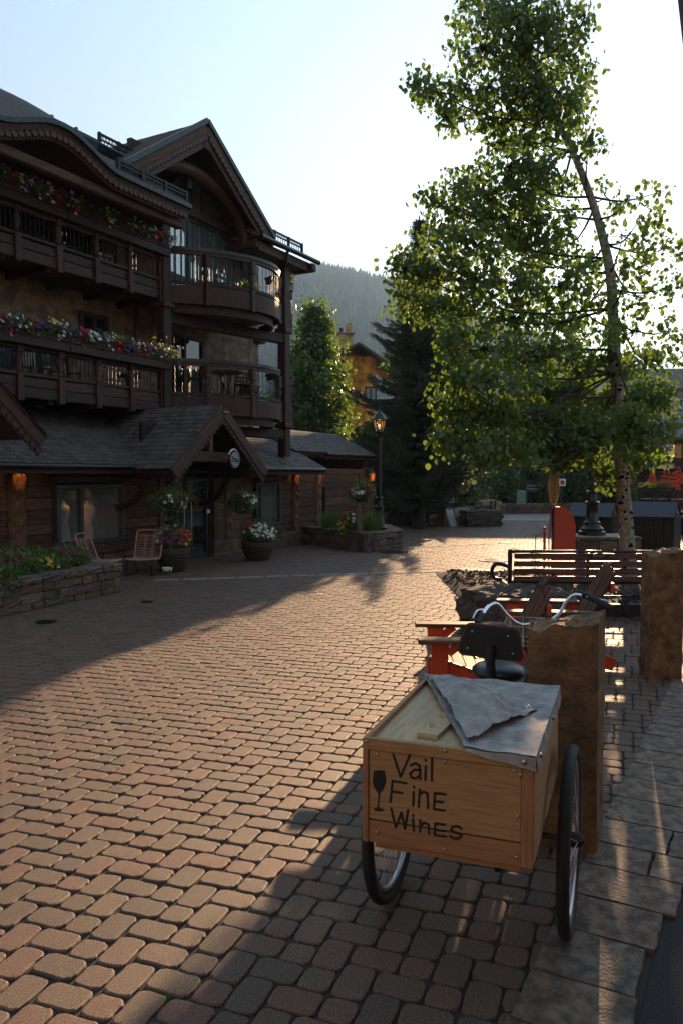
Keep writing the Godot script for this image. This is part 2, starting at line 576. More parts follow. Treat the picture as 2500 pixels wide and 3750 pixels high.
func make_ground() -> void:
	var far := setting("ground")
	obj("earth", bx(Vector3(0, -0.16, -1200), Vector3(6000, 0.2, 4600)), M.far_ground, far)
	var plaza := setting("plaza")
	obj("bed", bx(Vector3(0, -0.029, -20), Vector3(60, 0.03, 76)), M.bed, plaza)
	var far_paving := bx(Vector3(6, -0.011, -50), Vector3(80, 0.03, 36))
	var fpm := mat("far_paving", Color(.2, .15, .115), 0.55, "speckle", 1.6, 0.0, "rough", 0.5)
	obj("distant_paving", far_paving, fpm, plaza)
	var u := 0.0635
	var ang := deg_to_rad(20.0)
	var U := Vector3(cos(ang), 0, sin(ang))
	var V := Vector3(sin(ang), 0, -cos(ang))
	var shapes := [[2, 3, 0], [3, 2, 11], [2, 2, 14]]
	var meshes := []
	for sh in shapes:
		var three := []
		for k in 6: three.append(paver_mesh(sh[0] * u, sh[1] * u, k))
		meshes.append(three)
	var stones := []
	var inv := Transform3D(Basis(U, Vector3.UP, -V), Vector3.ZERO).affine_inverse()
	for j in range(-280, 600):
		for k in range(-66, 66):
			for si in 3:
				var sh: Array = shapes[si]
				var gx: float = posmod(7 * j + sh[2], 16) + 16 * k + sh[0] * 0.5
				var p = U * gx * u + V * (j + sh[1] * 0.5) * u
				var d = -p.z
				if d < 1.7 or d > 32.2: continue
				var e = p.x / d
				if e < -0.53 - 0.5 / d or e > 0.5 + 0.4 / d: continue
				if d < 9.3 and p.x > flag_edge(d) + 0.1: continue
				var q = hotel_frame.affine_inverse() * p
				if q.z < -0.15 and q.x < 8.5: continue
				stones.append([d * d * (1.0 if absf(e) < 0.44 and d > 2.55 else 50.0), p, si])
	stones.sort_custom(func(a, b): return a[0] < b[0])
	var tones := [Color(.268, .156, .102), Color(.235, .152, .097), Color(.292, .148, .102), Color(.22, .143, .094), Color(.258, .168, .107), Color(.285, .146, .098), Color(.195, .134, .094), Color(.255, .16, .105)]
	var field := []
	var cols := []
	for i in 18:
		field.append([])
		cols.append([])
	var basis0 := Basis(U, Vector3.UP, -V)
	for i in stones.size():
		var p: Vector3 = stones[i][1] + Vector3(rng.randf_range(-.0015, .0015), rng.randf_range(-.0035, .002), rng.randf_range(-.0015, .0015))
		var b := basis0 * Basis.from_euler(Vector3(rng.randf_range(-.012, .012), rng.randf_range(-.012, .012), rng.randf_range(-.012, .012)))
		if rng.randf() < 0.5: b = b * Basis(Vector3.UP, PI)
		var si: int = stones[i][2]
		var vi := rng.randi() % 6
		var ti := rng.randi() % 8
		if i < 300: obj("paver", meshes[si][vi], M["paver_%d" % ti], plaza, Transform3D(b, p))
		else:
			field[si * 6 + vi].append(Transform3D(b, p))
			cols[si * 6 + vi].append(tones[ti] * rng.randf_range(0.88, 1.1))
	for i in 18: many("paver_field", meshes[i / 6][i % 6], M.paver_field, plaza, field[i], cols[i])
	# pale bands of long stones crossing the plaza
	for row in [[gp(560, 2125), gp(1620, 2092)], [gp(1425, 2008), gp(2440, 1962)]]:
		var a: Vector3 = row[0]
		var b: Vector3 = row[1]
		var n := int(a.distance_to(b) / 0.46)
		for i in n:
			var p := a.lerp(b, (i + 0.5) / n)
			var yaw := atan2(-(b - a).z, (b - a).x) + rng.randf_range(-.02, .02)
			obj("band_stone", bx(Vector3.ZERO, Vector3(0.44, 0.05, 0.17 + rng.randf() * 0.03), 0.01), M.pale_stone, plaza, Transform3D(Basis(Vector3.UP, yaw), p + Vector3(0, -0.017, 0)))
	# moss and weeds in the joints near the camera
	var weeds := []
	var blade := Shape.new()
	for k in 7:
		var t := TAU * k / 7
		var o := Vector3(cos(t), 0, sin(t))
		var sd := o.cross(Vector3.UP) * 0.0022
		blade.tri(-sd, sd, o * (0.011 + 0.004 * (k % 3)) + Vector3(0, 0.011 - 0.002 * (k % 2), 0))
	for px in [[400, 3052], [535, 3018], [735, 3020], [470, 3045], [610, 3650], [490, 3715], [860, 2830], [155, 3155], [1180, 2900], [185, 3290], [830, 3060], [330, 3300], [150, 3180], [1320, 2700], [900, 2720], [560, 2890], [700, 2760], [2330, 2340], [2300, 2370]]:
		var g := gp(px[0], px[1])
		for k in 22: weeds.append(Transform3D(Basis(Vector3.UP, rng.randf() * TAU).scaled(Vector3.ONE * rng.randf_range(.5, 1.1)), g + Vector3(rng.randfn() * .016, -.012, rng.randfn() * .012)))
	many("joint_weeds", blade.mesh(), M.herb, plaza, weeds)
	# flagstone walk along the shop on the right, asphalt beyond it
	var walk := setting("flagstone_walk")
	var dirw := Vector3(0.479, 0, -0.878)
	var acr := Vector3(0.878, 0, 0.479)
	var t0 := -1.2
	var row := 0
	var edge := Vector3(0.60, 0, -2.65)
	while t0 < 8.0:
		var ln := rng.randf_range(0.24, 0.34)
		var x0 := 0.012
		var wid := rng.randf_range(0.33, 0.4) if t0 < 0.6 else (0.36 + clampf((t0 - 0.6) * 0.45, 0, 2.4))
		var pieces := 1 if wid < 0.55 else int(ceil(wid / 0.55))
		for k in pieces:
			var w := wid / pieces
			var s := Shape.new()
			s.stone(Vector3(0, -0.02, 0), Vector3(w - 0.012, 0.06, ln - 0.012), 0.03, 900 + row * 7 + k, 6, 0.02)
			var c := edge + dirw * (t0 + ln / 2) + acr * (x0 + w * (k + 0.5))
			obj("flagstone", s, M["flagstone_%d" % (rng.randi() % 3)], walk, Transform3D(Basis(acr, Vector3.UP, -dirw), c))
		t0 += ln
		row += 1
	var asphalt := Shape.new()
	for i in 50:
		var ta := -1.4 + i * 0.16
		var tb2 := ta + 0.16
		var wa := 0.40
		asphalt.quad(edge + dirw * ta + acr * wa + Vector3(0, -.008, 0), edge + dirw * ta + acr * 3.0 + Vector3(0, -.008, 0), edge + dirw * tb2 + acr * 3.0 + Vector3(0, -.008, 0), edge + dirw * tb2 + acr * wa + Vector3(0, -.008, 0))
	var road := obj("asphalt_strip", asphalt, M.asphalt)
	road.set_meta("kind", "structure")
	# utility covers
	tag(obj("cover_plate", bx(Vector3.ZERO, Vector3(1.15, 0.012, 1.0), 0.003), M.plate, null, Transform3D(Basis(Vector3.UP, -0.5), gp(1745, 2098) + Vector3(0, 0.012, 0))), "bright square steel cover plate lying flat by the boulder", "cover plate")
	for m in [[1800, 2053, 0.3, "small round steel cover in the paving beyond the square plate"], [170, 2279, 0.125, "round dark drain cover in shaded paving before the stone planter"], [540, 2205, 0.085, "small round drain cover in the paving below the wicker chair"], [1440, 2022, 0.34, "long dark drain grate beside the stone planter of the street lamp"]]:
		var s := Shape.new()
		s.lathe(Vector3.ZERO, [Vector2(m[2], 0.0), Vector2(m[2], 0.012), Vector2(m[2] - 0.03, 0.014), Vector2(m[2] - 0.03, 0.009), Vector2(0, 0.009)], 28)
		for k in 5: s.box(Vector3(0, 0.011, (k - 2) * m[2] * 0.33), Vector3(m[2] * 1.1, 0.006, 0.02))
		tag(obj("drain_cover", s, M.plate if m[1] < 2100 and m[0] > 1700 else M.iron, null, Transform3D(Basis.IDENTITY, gp(m[0], m[1]) + Vector3(0, 0.001, 0))), m[3], "drain cover")

func ridge_y(px: float) -> float:
	var pts := [[-2500, 1050], [200, 1010], [700, 1000], [1040, 985], [1150, 974], [1250, 988], [1400, 1022], [1800, 1180], [2235, 1340], [2500, 1410], [3000, 1470], [6000, 1500]]
	for i in pts.size() - 1:
		if px <= pts[i + 1][0]:
			var t: float = (px - pts[i][0]) / float(pts[i + 1][0] - pts[i][0])
			return lerpf(pts[i][1], pts[i + 1][1], smoothstep(0, 1, t) * 0.5 + t * 0.5)
	return 1500.0
func hill_point(px: float, t: float) -> Vector3:   # t 0 at the foot, 1 at the ridge
	var dist := lerpf(380.0, 1400.0, t)
	var top := at(px, ridge_y(px), 1400.0)
	var x := (px - 1250.0) / FOCAL
	var h := (top.y) * pow(t, 1.15) - 6.0 * (1.0 - t)
	return Vector3(x * dist, h, -dist)
func make_mountain() -> void:
	var fn := FastNoiseLite.new()
	fn.seed = 31
	fn.frequency = 0.004
	fn.fractal_octaves = 4
	var s := Shape.new()
	var nx := 90
	var nt := 22
	var P := func(i: int, j: int) -> Vector3:
		var px := lerpf(-2500, 6000, float(i) / nx)
		var t := float(j) / nt
		var p := hill_point(px, t)
		p.y += fn.get_noise_2d(p.x, p.z) * 22.0 * sin(t * PI)
		return p
	for i in nx:
		for j in nt:
			var a: Vector3 = P.call(i, j)
			var b: Vector3 = P.call(i + 1, j)
			var c: Vector3 = P.call(i + 1, j + 1)
			var d: Vector3 = P.call(i, j + 1)
			s.tri(a, b, c)
			s.tri(a, c, d)
	var hill := setting("mountain")
	obj("slope", s, mat("slope", Color(.055, .07, .035), 0.95, "patch", 0.004), hill)
	var cone := Shape.new()
	cone.lathe(Vector3.ZERO, [Vector2(2.4, 0.8), Vector2(1.5, 4.5), Vector2(1.8, 4.4), Vector2(0.8, 8.5), Vector2(1.0, 8.4), Vector2(0, 13)], 6)
	var pole := Shape.new()
	pole.tube([Vector3.ZERO, Vector3(0, 16, 0)], [0.4, 0.15], 4)
	var woods := []
	var poles := []
	for i in 16000:
		var px := rng.randf_range(900, 2600)
		var t := 0.06 + 0.95 * sqrt(rng.randf())
		if px > 1750 and rng.randf() < 0.6: continue
		t = minf(t, 1.0)
		var p := hill_point(px, t)
		p.y += fn.get_noise_2d(p.x, p.z) * 22.0 * sin(t * PI)
		if i % 11 == 0 and t < 0.8: poles.append(Transform3D(Basis.IDENTITY.scaled(Vector3.ONE * rng.randf_range(.6, 1.2)), p))
		else: woods.append(Transform3D(Basis.IDENTITY.scaled(Vector3(1, rng.randf_range(.7, 1.2), 1) * rng.randf_range(.45, .95)), p))
	many("conifer_forest", cone.mesh(), M.forest, hill, woods)
	many("bare_trunks", pole.mesh(), mat("dead_wood", Color(.3, .28, .25), 0.9), hill, poles)

# ---- the hotel: x runs along the street front, y up, z out towards the street ----
func tm() -> Material: return M["timber_%d" % (rng.randi() % 4)]
func arc_pts() -> Array:
	var raw := []
	for p in [[-1.15, -.3], [-.87, .0], [-.54, .3], [-.14, .58], [.28, .77], [.7, .87], [1.1, .88], [1.5, .78], [1.85, .58], [2.12, .3], [2.25, 0]]: raw.append(Vector3(p[0], 0, p[1]))
	return smooth_path(raw, 3)
func sweep_wall(pts: Array, y0: float, y1: float, thick: float) -> Shape:
	var s := Shape.new()
	var inn := []
	for i in pts.size():
		var d: Vector3 = (pts[mini(i + 1, pts.size() - 1)] - pts[maxi(i - 1, 0)]).normalized()
		inn.append(pts[i] + d.cross(Vector3.UP) * -thick)
	var a := Vector3(0, y0, 0)
	var b := Vector3(0, y1, 0)
	for i in pts.size() - 1:
		s.quad(pts[i] + a, pts[i + 1] + a, pts[i + 1] + b, pts[i] + b)
		s.quad(inn[i + 1] + a, inn[i] + a, inn[i] + b, inn[i + 1] + b)
		s.quad(pts[i] + b, pts[i + 1] + b, inn[i + 1] + b, inn[i] + b)
		s.quad(inn[i] + a, inn[i + 1] + a, pts[i + 1] + a, pts[i] + a)
	var l := pts.size() - 1
	s.quad(pts[0] + a, pts[0] + b, inn[0] + b, inn[0] + a)
	s.quad(pts[l] + b, pts[l] + a, inn[l] + a, inn[l] + b)
	return s
# shingles on a sloping rectangle: corner, along (m), up the slope (m); returns [transform, nearness]
func shingle_spots(corner: Vector3, along: Vector3, up: Vector3, keep = null) -> Array:
	var out := []
	var L := along.length()
	var S := up.length()
	var a := along.normalized()
	var w := up.normalized()
	var nrm := w.cross(a).normalized()
	if nrm.y < 0: nrm = -nrm
	var rows := int(S / 0.135)
	for r in rows:
		var x := -rng.randf() * 0.12
		while x < L:
			var wd := rng.randf_range(0.09, 0.17)
			var cx := clampf(x + wd / 2, wd / 2, L - wd / 2)
			var p := corner + a * cx + w * (r * 0.135 + 0.09) + nrm * 0.018
			if keep == null or keep.call(p):
				var b := Basis(a * (wd - 0.006), nrm, w * rng.randf_range(.95, 1.06))
				b = Basis(a, rng.randf_range(-.02, .02)) * b
				b = Basis(a, -0.06 * signf(a.dot(w.cross(nrm)))) * b
				out.append(Transform3D(b, p))
			x += wd
	return out
func lay_shingles(parent: Node3D, spots: Array, first: int) -> void:
	var m := bx(Vector3.ZERO, Vector3(1.0, 0.016, 0.2)).mesh()
	var inv := parent.global_transform
	spots.sort_custom(func(p, q): return (inv * p.origin).length_squared() < (inv * q.origin).length_squared())
	var rest := [[], [], [], []]
	for i in spots.size():
		if i < first: obj("shingle", m, M["shingle_%d" % (rng.randi() % 4)], parent, spots[i])
		else: rest[rng.randi() % 4].append(spots[i])
	for k in 4: many("roof_shingles", m, M["shingle_%d" % k], parent, rest[k])
func scallops(a: Vector3, b: Vector3, size: float, thick: float) -> Shape:
	var s := Shape.new()
	var n := int(a.distance_to(b) / size)
	var d := (b - a).normalized()
	var out := Vector3(0, 0, 1)
	var down := d.cross(out)
	if down.y > 0: down = -down
	for i in n:
		var p := a + d * (i + 0.5) * size
		s.xf = Transform3D(Basis(d, -down, d.cross(-down)), p)
		s.prism(PackedVector2Array([Vector2(-size * .48, 0), Vector2(-size * .45, -size * .4), Vector2(-size * .18, -size * .85), Vector2(size * .1, -size * .7), Vector2(size * .4, -size * .9), Vector2(size * .48, 0)]), -thick / 2, thick / 2)
	return s
func turned_post(x: float, z: float, b: float, top: float, w := 0.13) -> Shape:
	var s := Shape.new()
	s.uo = Vector2(rng.randf(), rng.randf())
	s.box(Vector3(x, b + 0.21, z), Vector3(w, 0.48, w), 0.008)
	s.lathe(Vector3(x, b + 0.45, z), [Vector2(w * .36, 0), Vector2(w * .5, .03), Vector2(w * .36, .06), Vector2(w * .32, .1), Vector2(w * .5, .2), Vector2(w * .52, .25), Vector2(w * .34, .32), Vector2(w * .45, .35)], 10)
	s.box(Vector3(x, (b + 0.8 + top) / 2, z), Vector3(w, top - b - 0.8, w), 0.008)
	return s
func lattice_fence(n: int, step: float, h: float) -> Shape:
	var s := Shape.new()
	for k in n + 1: s.box(Vector3(k * step, h / 2, 0), Vector3(0.06, h, 0.06), 0.006)
	s.box(Vector3(n * step / 2, h - 0.03, 0), Vector3(n * step, 0.04, 0.04))
	s.box(Vector3(n * step / 2, h * 0.62, 0), Vector3(n * step, 0.03, 0.03))
	s.box(Vector3(n * step / 2, 0.05, 0), Vector3(n * step, 0.04, 0.04))
	for k in n:
		for j in 6:
			var x := k * step + step * (j + 0.5) / 6
			s.box(Vector3(x, h * .34, 0), Vector3(0.014, h * .56, 0.014))
			s.ring(Vector3(x, h * .76, 0), Vector3.BACK, h * .1, 0.008, 8, 4)
	return s

func make_hotel() -> void:
	var T := thing("timber_hotel", "dark timber hotel with flower balconies, big gable and shingled shop front", "building", hotel_frame)
	# --- ground floor wall with openings (windows, door) ---
	var openings := [[-4.52, -2.88, 0.57, 1.66], [-1.66, -0.1, 0.0, 1.78], [1.52, 2.6, 0.57, 1.66]]
	var xs := [-9.5, -4.52, -2.88, -1.66, -0.1, 1.52, 2.6, 8.1]
	for i in xs.size() - 1:
		var a: float = xs[i]
		var b: float = xs[i + 1]
		var hole := []
		for o in openings:
			if absf(o[0] - a) < 0.01: hole = o
		if hole.is_empty(): obj("wall", bx(Vector3((a + b) / 2, 1.0, -0.1), Vector3(b - a, 2.06, 0.12)), M.siding_2, T)
		else:
			if hole[2] > 0: obj("wall", bx(Vector3((a + b) / 2, hole[2] / 2, -0.1), Vector3(b - a, hole[2], 0.12)), M.siding_2, T)
			obj("wall", bx(Vector3((a + b) / 2, (hole[3] + 2.03) / 2, -0.1), Vector3(b - a, 2.03 - hole[3], 0.12)), M.siding_2, T)
		# planks proud of the wall
		var y := 0.36
		var row := 0
		while y < 2.0:
			var hgt = [0.2, 0.23, 0.19, 0.24, 0.21][row % 5]
			var top: float = minf(y + hgt, 2.02)
			if hole.is_empty() or top < hole[2] or y > hole[3]:
				var x := a
				while x < b - 0.05:
					var e := minf(x + rng.randf_range(1.1, 2.2), b)
					if b - e < 0.4: e = b
					obj("plank", bx(Vector3((x + e) / 2, (y + top) / 2, -0.012 + rng.randf() * .006), Vector3(e - x - 0.008, top - y - 0.01, 0.05), 0.008), M["siding_%d" % (rng.randi() % 4)], T)
					x = e
			y += hgt
			row += 1
		if hole.is_empty() or hole[2] > 0.3:
			y = 0.0
			while y < 0.33:
				var hh := rng.randf_range(0.09, 0.15)
				var x := a
				while x < b - 0.04:
					var e := minf(x + rng.randf_range(0.15, 0.42), b)
					var s := Shape.new()
					s.stone(Vector3((x + e) / 2, y + hh / 2, 0.03), Vector3(e - x - .004, hh - .006, 0.16), 0.1, rng.randi(), 2, 0.14)
					obj("base_stone", s, M["wall_stone_%d" % (rng.randi() % 5)], T)
					x = e
				y += hh
	obj("rear_wall", bx(Vector3(-0.7, 3.6, -9.0), Vector3(17.6, 7.2, 0.3)), M.stucco, T)
	obj("side_wall", bx(Vector3(8.0, 1.2, -4.6), Vector3(0.2, 2.4, 8.6)), M.siding_1, T)
	# windows of the shop: frames, panes, hoods
	for w in [[-4.52, -2.88, [-3.95]], [1.52, 2.6, [1.72]]]:
		var f := Node3D.new()
		f.name = "window"
		T.add_child(f, true)
		var cx: float = (w[0] + w[1]) / 2
		var wd: float = w[1] - w[0]
		var fr := Shape.new()
		for y in [0.61, 1.62]: fr.box(Vector3(cx, y, 0.06), Vector3(wd, 0.075, 0.14), 0.008)
		for x in [w[0] + 0.037, w[1] - 0.037] + w[2]: fr.box(Vector3(x, 1.115, 0.06), Vector3(0.074, 0.93, 0.138), 0.008)
		obj("frame", fr, M.window_frame, f)
		var cuts: Array = [w[0] + 0.074] + w[2] + [w[1] - 0.074]
		for k in cuts.size() - 1:
			var p0: float = cuts[k] + (0.037 if k > 0 else 0.0)
			var p1: float = cuts[k + 1] - (0.037 if k < cuts.size() - 2 else 0.0)
			obj("pane", bx(Vector3((p0 + p1) / 2, 1.115, 0.05), Vector3(p1 - p0, 0.93, 0.008)), M.glass, f)
		obj("sill", bx(Vector3(cx, 0.47, 0.07), Vector3(wd + 0.1, 0.18, 0.2), 0.01), M.siding_0, f)
		obj("hood", bx(Vector3(cx, 1.75, 0.13), Vector3(wd + 0.16, 0.1, 0.32), 0.01), M.timber_3, f)
		obj("hood_flashing", bx(Vector3(cx, 1.815, 0.14), Vector3(wd + 0.2, 0.025, 0.36), 0.004), M.gutter, f)
		# the lit shop room behind the glass
		obj("room_back", bx(Vector3(cx, 1.0, -1.5), Vector3(wd + 1.2, 2.0, 0.06)), M.inside, T)
		obj("room_floor", bx(Vector3(cx, 0.5, -0.8), Vector3(wd + 1.2, 0.06, 1.3)), M.inside_wall, T)
		obj("room_ceiling", bx(Vector3(cx, 1.99, -0.8), Vector3(wd + 1.2, 0.05, 1.34)), M.inside, T)
		for sd in [-1, 1]: obj("room_side", bx(Vector3(cx + sd * (wd / 2 + 0.58), 1.0, -0.83), Vector3(0.06, 1.94, 1.28)), M.inside_wall, T)
	# entrance door of two glass leaves
	var door := Node3D.new()
	door.name = "door"
	T.add_child(door, true)
	for k in 2:
		var x0 := -1.62 + k * 0.75
		var fr := Shape.new()
		for x in [x0 + 0.03, x0 + 0.70]: fr.box(Vector3(x, 0.9, -0.06), Vector3(0.06, 1.76, 0.05), 0.005)
		for y in [0.06, 1.75]: fr.box(Vector3(x0 + 0.365, y, -0.06), Vector3(0.61, 0.1, 0.048))
		obj("door_frame", fr, M.window_frame, door)
		obj("pane", bx(Vector3(x0 + 0.365, 0.9, -0.06), Vector3(0.61, 1.6, 0.01)), M.dark_glass, door)
		obj("handle", tb([Vector3(x0 + (0.62 if k == 0 else 0.11), 0.6, 0.0), Vector3(x0 + (0.62 if k == 0 else 0.11), 1.25, 0.0)], 0.014), M.dull_metal, door)
	obj("notice", bx(Vector3(-0.2, 1.02, 0.018), Vector3(0.1, 0.08, 0.006)), M.white_paint, door)
	obj("notice", bx(Vector3(-1.57, 0.92, -0.03), Vector3(0.09, 0.1, 0.006)), M.sign_face, door)
	obj("door_post", bx(Vector3(-1.76, 0.95, 0.0), Vector3(0.16, 1.9, 0.16), 0.01), M.siding_3, T)
	obj("door_post", bx(Vector3(0.0, 0.95, 0.0), Vector3(0.16, 1.9, 0.16), 0.01), M.timber_1, T)
	# carved pillars
	for c in [-5.27, 0.53, 3.42, 4.6]:
		var s := Shape.new()
		var fn := FastNoiseLite.new()
		fn.seed = int(c * 100)
		fn.frequency = 3.2
		var W := 0.36 if c < 0 else 0.28
		for j in 34:
			for i in 8:
				var q: Array[Vector3] = []
				for e in [[i, j], [i + 1, j], [i + 1, j + 1], [i, j + 1]]:
					var u: float = e[0] / 8.0 - 0.5
					var yv: float = 0.4 + 1.45 * e[1] / 34.0
					var relief := (absf(fn.get_noise_2d(absf(u) * 1.6, yv * 1.1)) + 0.35 * sin(yv * 21.0) * cos(u * 6.0)) * 0.09
					var rim := 1.0 - pow(absf(u) * 2.0, 4.0)
					q.append(Vector3(c + u * W, yv, 0.03 + (0.05 + relief) * rim))
				s.quad(q[0], q[1], q[2], q[3])
		obj("carved_pillar", s, M.carving, T)
	# --- shop roof ---
	var under := Shape.new()
	under.quad(Vector3(-9.5, 2.0, 0.72), Vector3(3.75, 2.0, 0.72), Vector3(3.75, 3.1, -1.45), Vector3(-9.5, 3.1, -1.45))
	under.quad(Vector3(-9.5, 3.02, -1.4), Vector3(3.75, 3.02, -1.4), Vector3(3.75, 1.93, 0.7), Vector3(-9.5, 1.93, 0.7))
	under.quad(Vector3(3.75, 1.93, .7), Vector3(3.75, 3.02, -1.4), Vector3(3.75, 3.1, -1.45), Vector3(3.75, 2.0, .72))
	obj("roof_deck", under, M.soffit, T)
	obj("roof_deck", bar(Vector3(5.95, 2.42, -0.1), Vector3(5.95, 3.12, -1.5), 4.7, 0.08), M.soffit, T)
	obj("roof_deck", bar(Vector3(5.95, 3.12, -1.48), Vector3(5.95, 2.0, -4.4), 4.7, 0.08), M.soffit, T)
	var spots := shingle_spots(Vector3(-7.5, 2.0, 0.72), Vector3(11.3, 0, 0), Vector3(0, 1.1, -2.17), func(p): return absf(p.x + 1.77) > (3.12 - p.y) * 1.16 + 0.02 and p.x + 7.4 > (3.12 - p.y) * 1.2)
	spots += shingle_spots(Vector3(3.6, 2.47, -0.1), Vector3(4.75, 0, 0), Vector3(0, 0.7, -1.4))
	# entrance gable
	for sd in [-1.0, 1.0]:
		var foot := Vector3(-1.77 + sd * 1.46, 1.93, 1.6)
		var apex := Vector3(-1.77, 3.17, 1.6)
		var deck := Shape.new()
		var back := Vector3(0, 0, -2.6)
		if sd < 0: deck.quad(foot, apex, apex + back, foot + back)
		else: deck.quad(apex, foot, foot + back, apex + back)
		var dn := Vector3(0, -0.06, 0)
		if sd < 0: deck.quad(apex + dn, foot + dn, foot + back + dn, apex + back + dn)
		else: deck.quad(foot + dn, apex + dn, apex + back + dn, foot + back + dn)
		obj("roof_deck", deck, M.soffit, T)
		var along := Vector3(0, 0, -2.6)
		spots += shingle_spots(foot, along, apex - foot, func(p): return p.z > 0.72 - (p.y - 2.0) * 1.97 - 0.1)
		obj("barge_board", bar(foot + Vector3(0, -.08, .03), apex + Vector3(0, -.08, .03), 0.06, 0.2, 0.01, Vector3.BACK.cross((apex - foot).normalized())), M.timber_3, T)
		obj("barge_trim", scallops(foot + Vector3(-sd * .02, -.2, .02), apex + Vector3(0, -.2, .02), 0.12, 0.04), M.timber_1, T)
		obj("bracket", bar(Vector3(foot.x - sd * .22, 1.86, 0.0), Vector3(foot.x - sd * .22, 1.86, 1.5), 0.16, 0.2, 0.02), M.timber_2, T)
		obj("bracket_cap", bx(Vector3(foot.x - sd * .22, 1.97, 1.5), Vector3(0.2, 0.02, 0.14)), M.dull_metal, T)
		obj("knee_brace", tb(smooth_path([Vector3(foot.x - sd * .22, 1.2, .05), Vector3(foot.x - sd * .22, 1.35, .5), Vector3(foot.x - sd * .22, 1.75, .8)]), 0.07, 6), M.timber_2, T)
	obj("tie_beam", bx(Vector3(-1.77, 2.18, 1.42), Vector3(1.9, 0.2, 0.16), 0.015), M.timber_3, T)
	obj("king_post", bx(Vector3(-1.95, 2.5, 1.42), Vector3(0.12, 0.44, 0.14), 0.01), M.siding_3, T)
	obj("ridge_beam", bx(Vector3(-1.77, 2.93, 0.6), Vector3(0.2, 0.22, 2.1), 0.015), M.timber_2, T)
	obj("ridge_cap", bx(Vector3(-1.72, 3.06, 1.66), Vector3(0.16, 0.02, 0.06)), M.dull_metal, T)
	obj("gable_infill", bx(Vector3(-1.77, 2.4, 0.3), Vector3(1.7, 0.9, 0.08)), M.timber_2, T)
	# corner of another entrance gable at the left
	for sd in [1.0]:
		var foot := Vector3(-6.15, 2.3, 1.7)
		var apex := Vector3(-7.5, 3.55, 1.7)
		obj("barge_board", bar(foot, apex, 0.08, 0.2, 0.01, Vector3.BACK.cross((apex - foot).normalized())), M.timber_3, T)
		obj("barge_trim", scallops(apex + Vector3(0, -.14, 0), foot + Vector3(0, -.14, 0), 0.13, 0.05), M.timber_1, T)
		var deck := Shape.new()
		deck.quad(apex + Vector3(0, .1, 0.06), foot + Vector3(.05, .1, .06), foot + Vector3(.05, .1, -2.6), apex + Vector3(0, .1, -2.6))
		deck.quad(foot + Vector3(.05, .05, .06), apex + Vector3(0, .05, .06), apex + Vector3(0, .05, -2.6), foot + Vector3(.05, .05, -2.6))
		obj("roof_deck", deck, M.soffit, T)
	lay_shingles(T, spots, 300)
	for g in [[-9.5, -3.3, 2.0, 0.76], [-0.25, 3.75, 2.0, 0.76], [5.2, 8.3, 2.46, -0.04]]:
		obj("gutter", tb([Vector3(g[0], g[2] - .03, g[3]), Vector3(g[1], g[2] - .03, g[3])], 0.045, 8), M.gutter, T)
		obj("fascia", bx(Vector3((g[0] + g[1]) / 2, g[2] - .08, g[3] - .07), Vector3(g[1] - g[0], 0.14, 0.05)), M.timber_2, T)
	obj("porch_soffit", bx(Vector3(-2.9, 1.9, 0.33), Vector3(13.2, 0.03, 0.7)), M.soffit, T)
	# downpipes
	for x in [4.9, -0.9]:
		var y0 := 0.0 if x > 0 else 4.2
		var zz := 0.06 if x > 0 else -1.4
		obj("downpipe", tb([Vector3(x, y0, zz), Vector3(x, y0 + 1.5 , zz)], 0.045, 8), M.gutter, T)
	# --- upper storeys ---
	obj("upper_wall", bx(Vector3(-2.75, 5.3, -1.65), Vector3(13.5, 4.6, 0.24)), M.stucco, T)
	obj("upper_side_wall", bx(Vector3(3.9, 5.1, -5.2), Vector3(0.24, 4.4, 7.0)), M.stucco, T)
	obj("wall_end_beam", bx(Vector3(3.95, 5.6, -1.5), Vector3(0.34, 0.26, 0.3), 0.03), M.timber_1, T)
	for w in [[-2.4, -1.7, 4.3, 5.17], [0.15, 1.5, 3.35, 5.18], [-6.2, -5.4, 4.2, 5.0], [-5.8, -5.1, 5.85, 7.0], [-2.9, -2.3, 5.85, 7.0]]:
		var f := Node3D.new()
		f.name = "window"
		T.add_child(f, true)
		var cx: float = (w[0] + w[1]) / 2
		var cy: float = (w[2] + w[3]) / 2
		obj("pane", bx(Vector3(cx, cy, -1.52), Vector3(w[1] - w[0], w[3] - w[2], 0.02)), M.dark_glass, f)
		var fr := Shape.new()
		for x in [w[0], cx, w[1]]: fr.box(Vector3(x, cy, -1.5), Vector3(0.09, w[3] - w[2], 0.08), 0.006)
		for y in [w[2], w[3]]: fr.box(Vector3(cx, y, -1.5), Vector3(w[1] - w[0] + .09, 0.09, 0.078), 0.006)
		obj("frame", fr, M.timber_2, f)
	for w in [[-5.3, -3.95, 3.32, 4.5], [-3.55, -2.75, 3.32, 4.5], [-4.5, -3.2, 5.68, 6.9], [-1.95, -1.4, 5.68, 6.9]]:
		var f := Node3D.new()
		f.name = "sliding_door"
		T.add_child(f, true)
		var n := 2 if w[1] - w[0] > 1.0 else 1
		for k in n:
			var a := lerpf(w[0], w[1], float(k) / n)
			var b := lerpf(w[0], w[1], float(k + 1) / n)
			obj("pane", bx(Vector3((a + b) / 2, (w[2] + w[3]) / 2, -1.5 + k * .02), Vector3(b - a - .06, w[3] - w[2], .02)), M.sky_glass, f)
			obj("frame", bx(Vector3(b, (w[2] + w[3]) / 2, -1.48), Vector3(.07, w[3] - w[2], .07), .006), M.window_frame, f)
		obj("curtain", bx(Vector3(w[0] - .22, (w[2] + w[3]) / 2, -1.5), Vector3(.4, w[3] - w[2], .03)), M.cloth_cream, f)
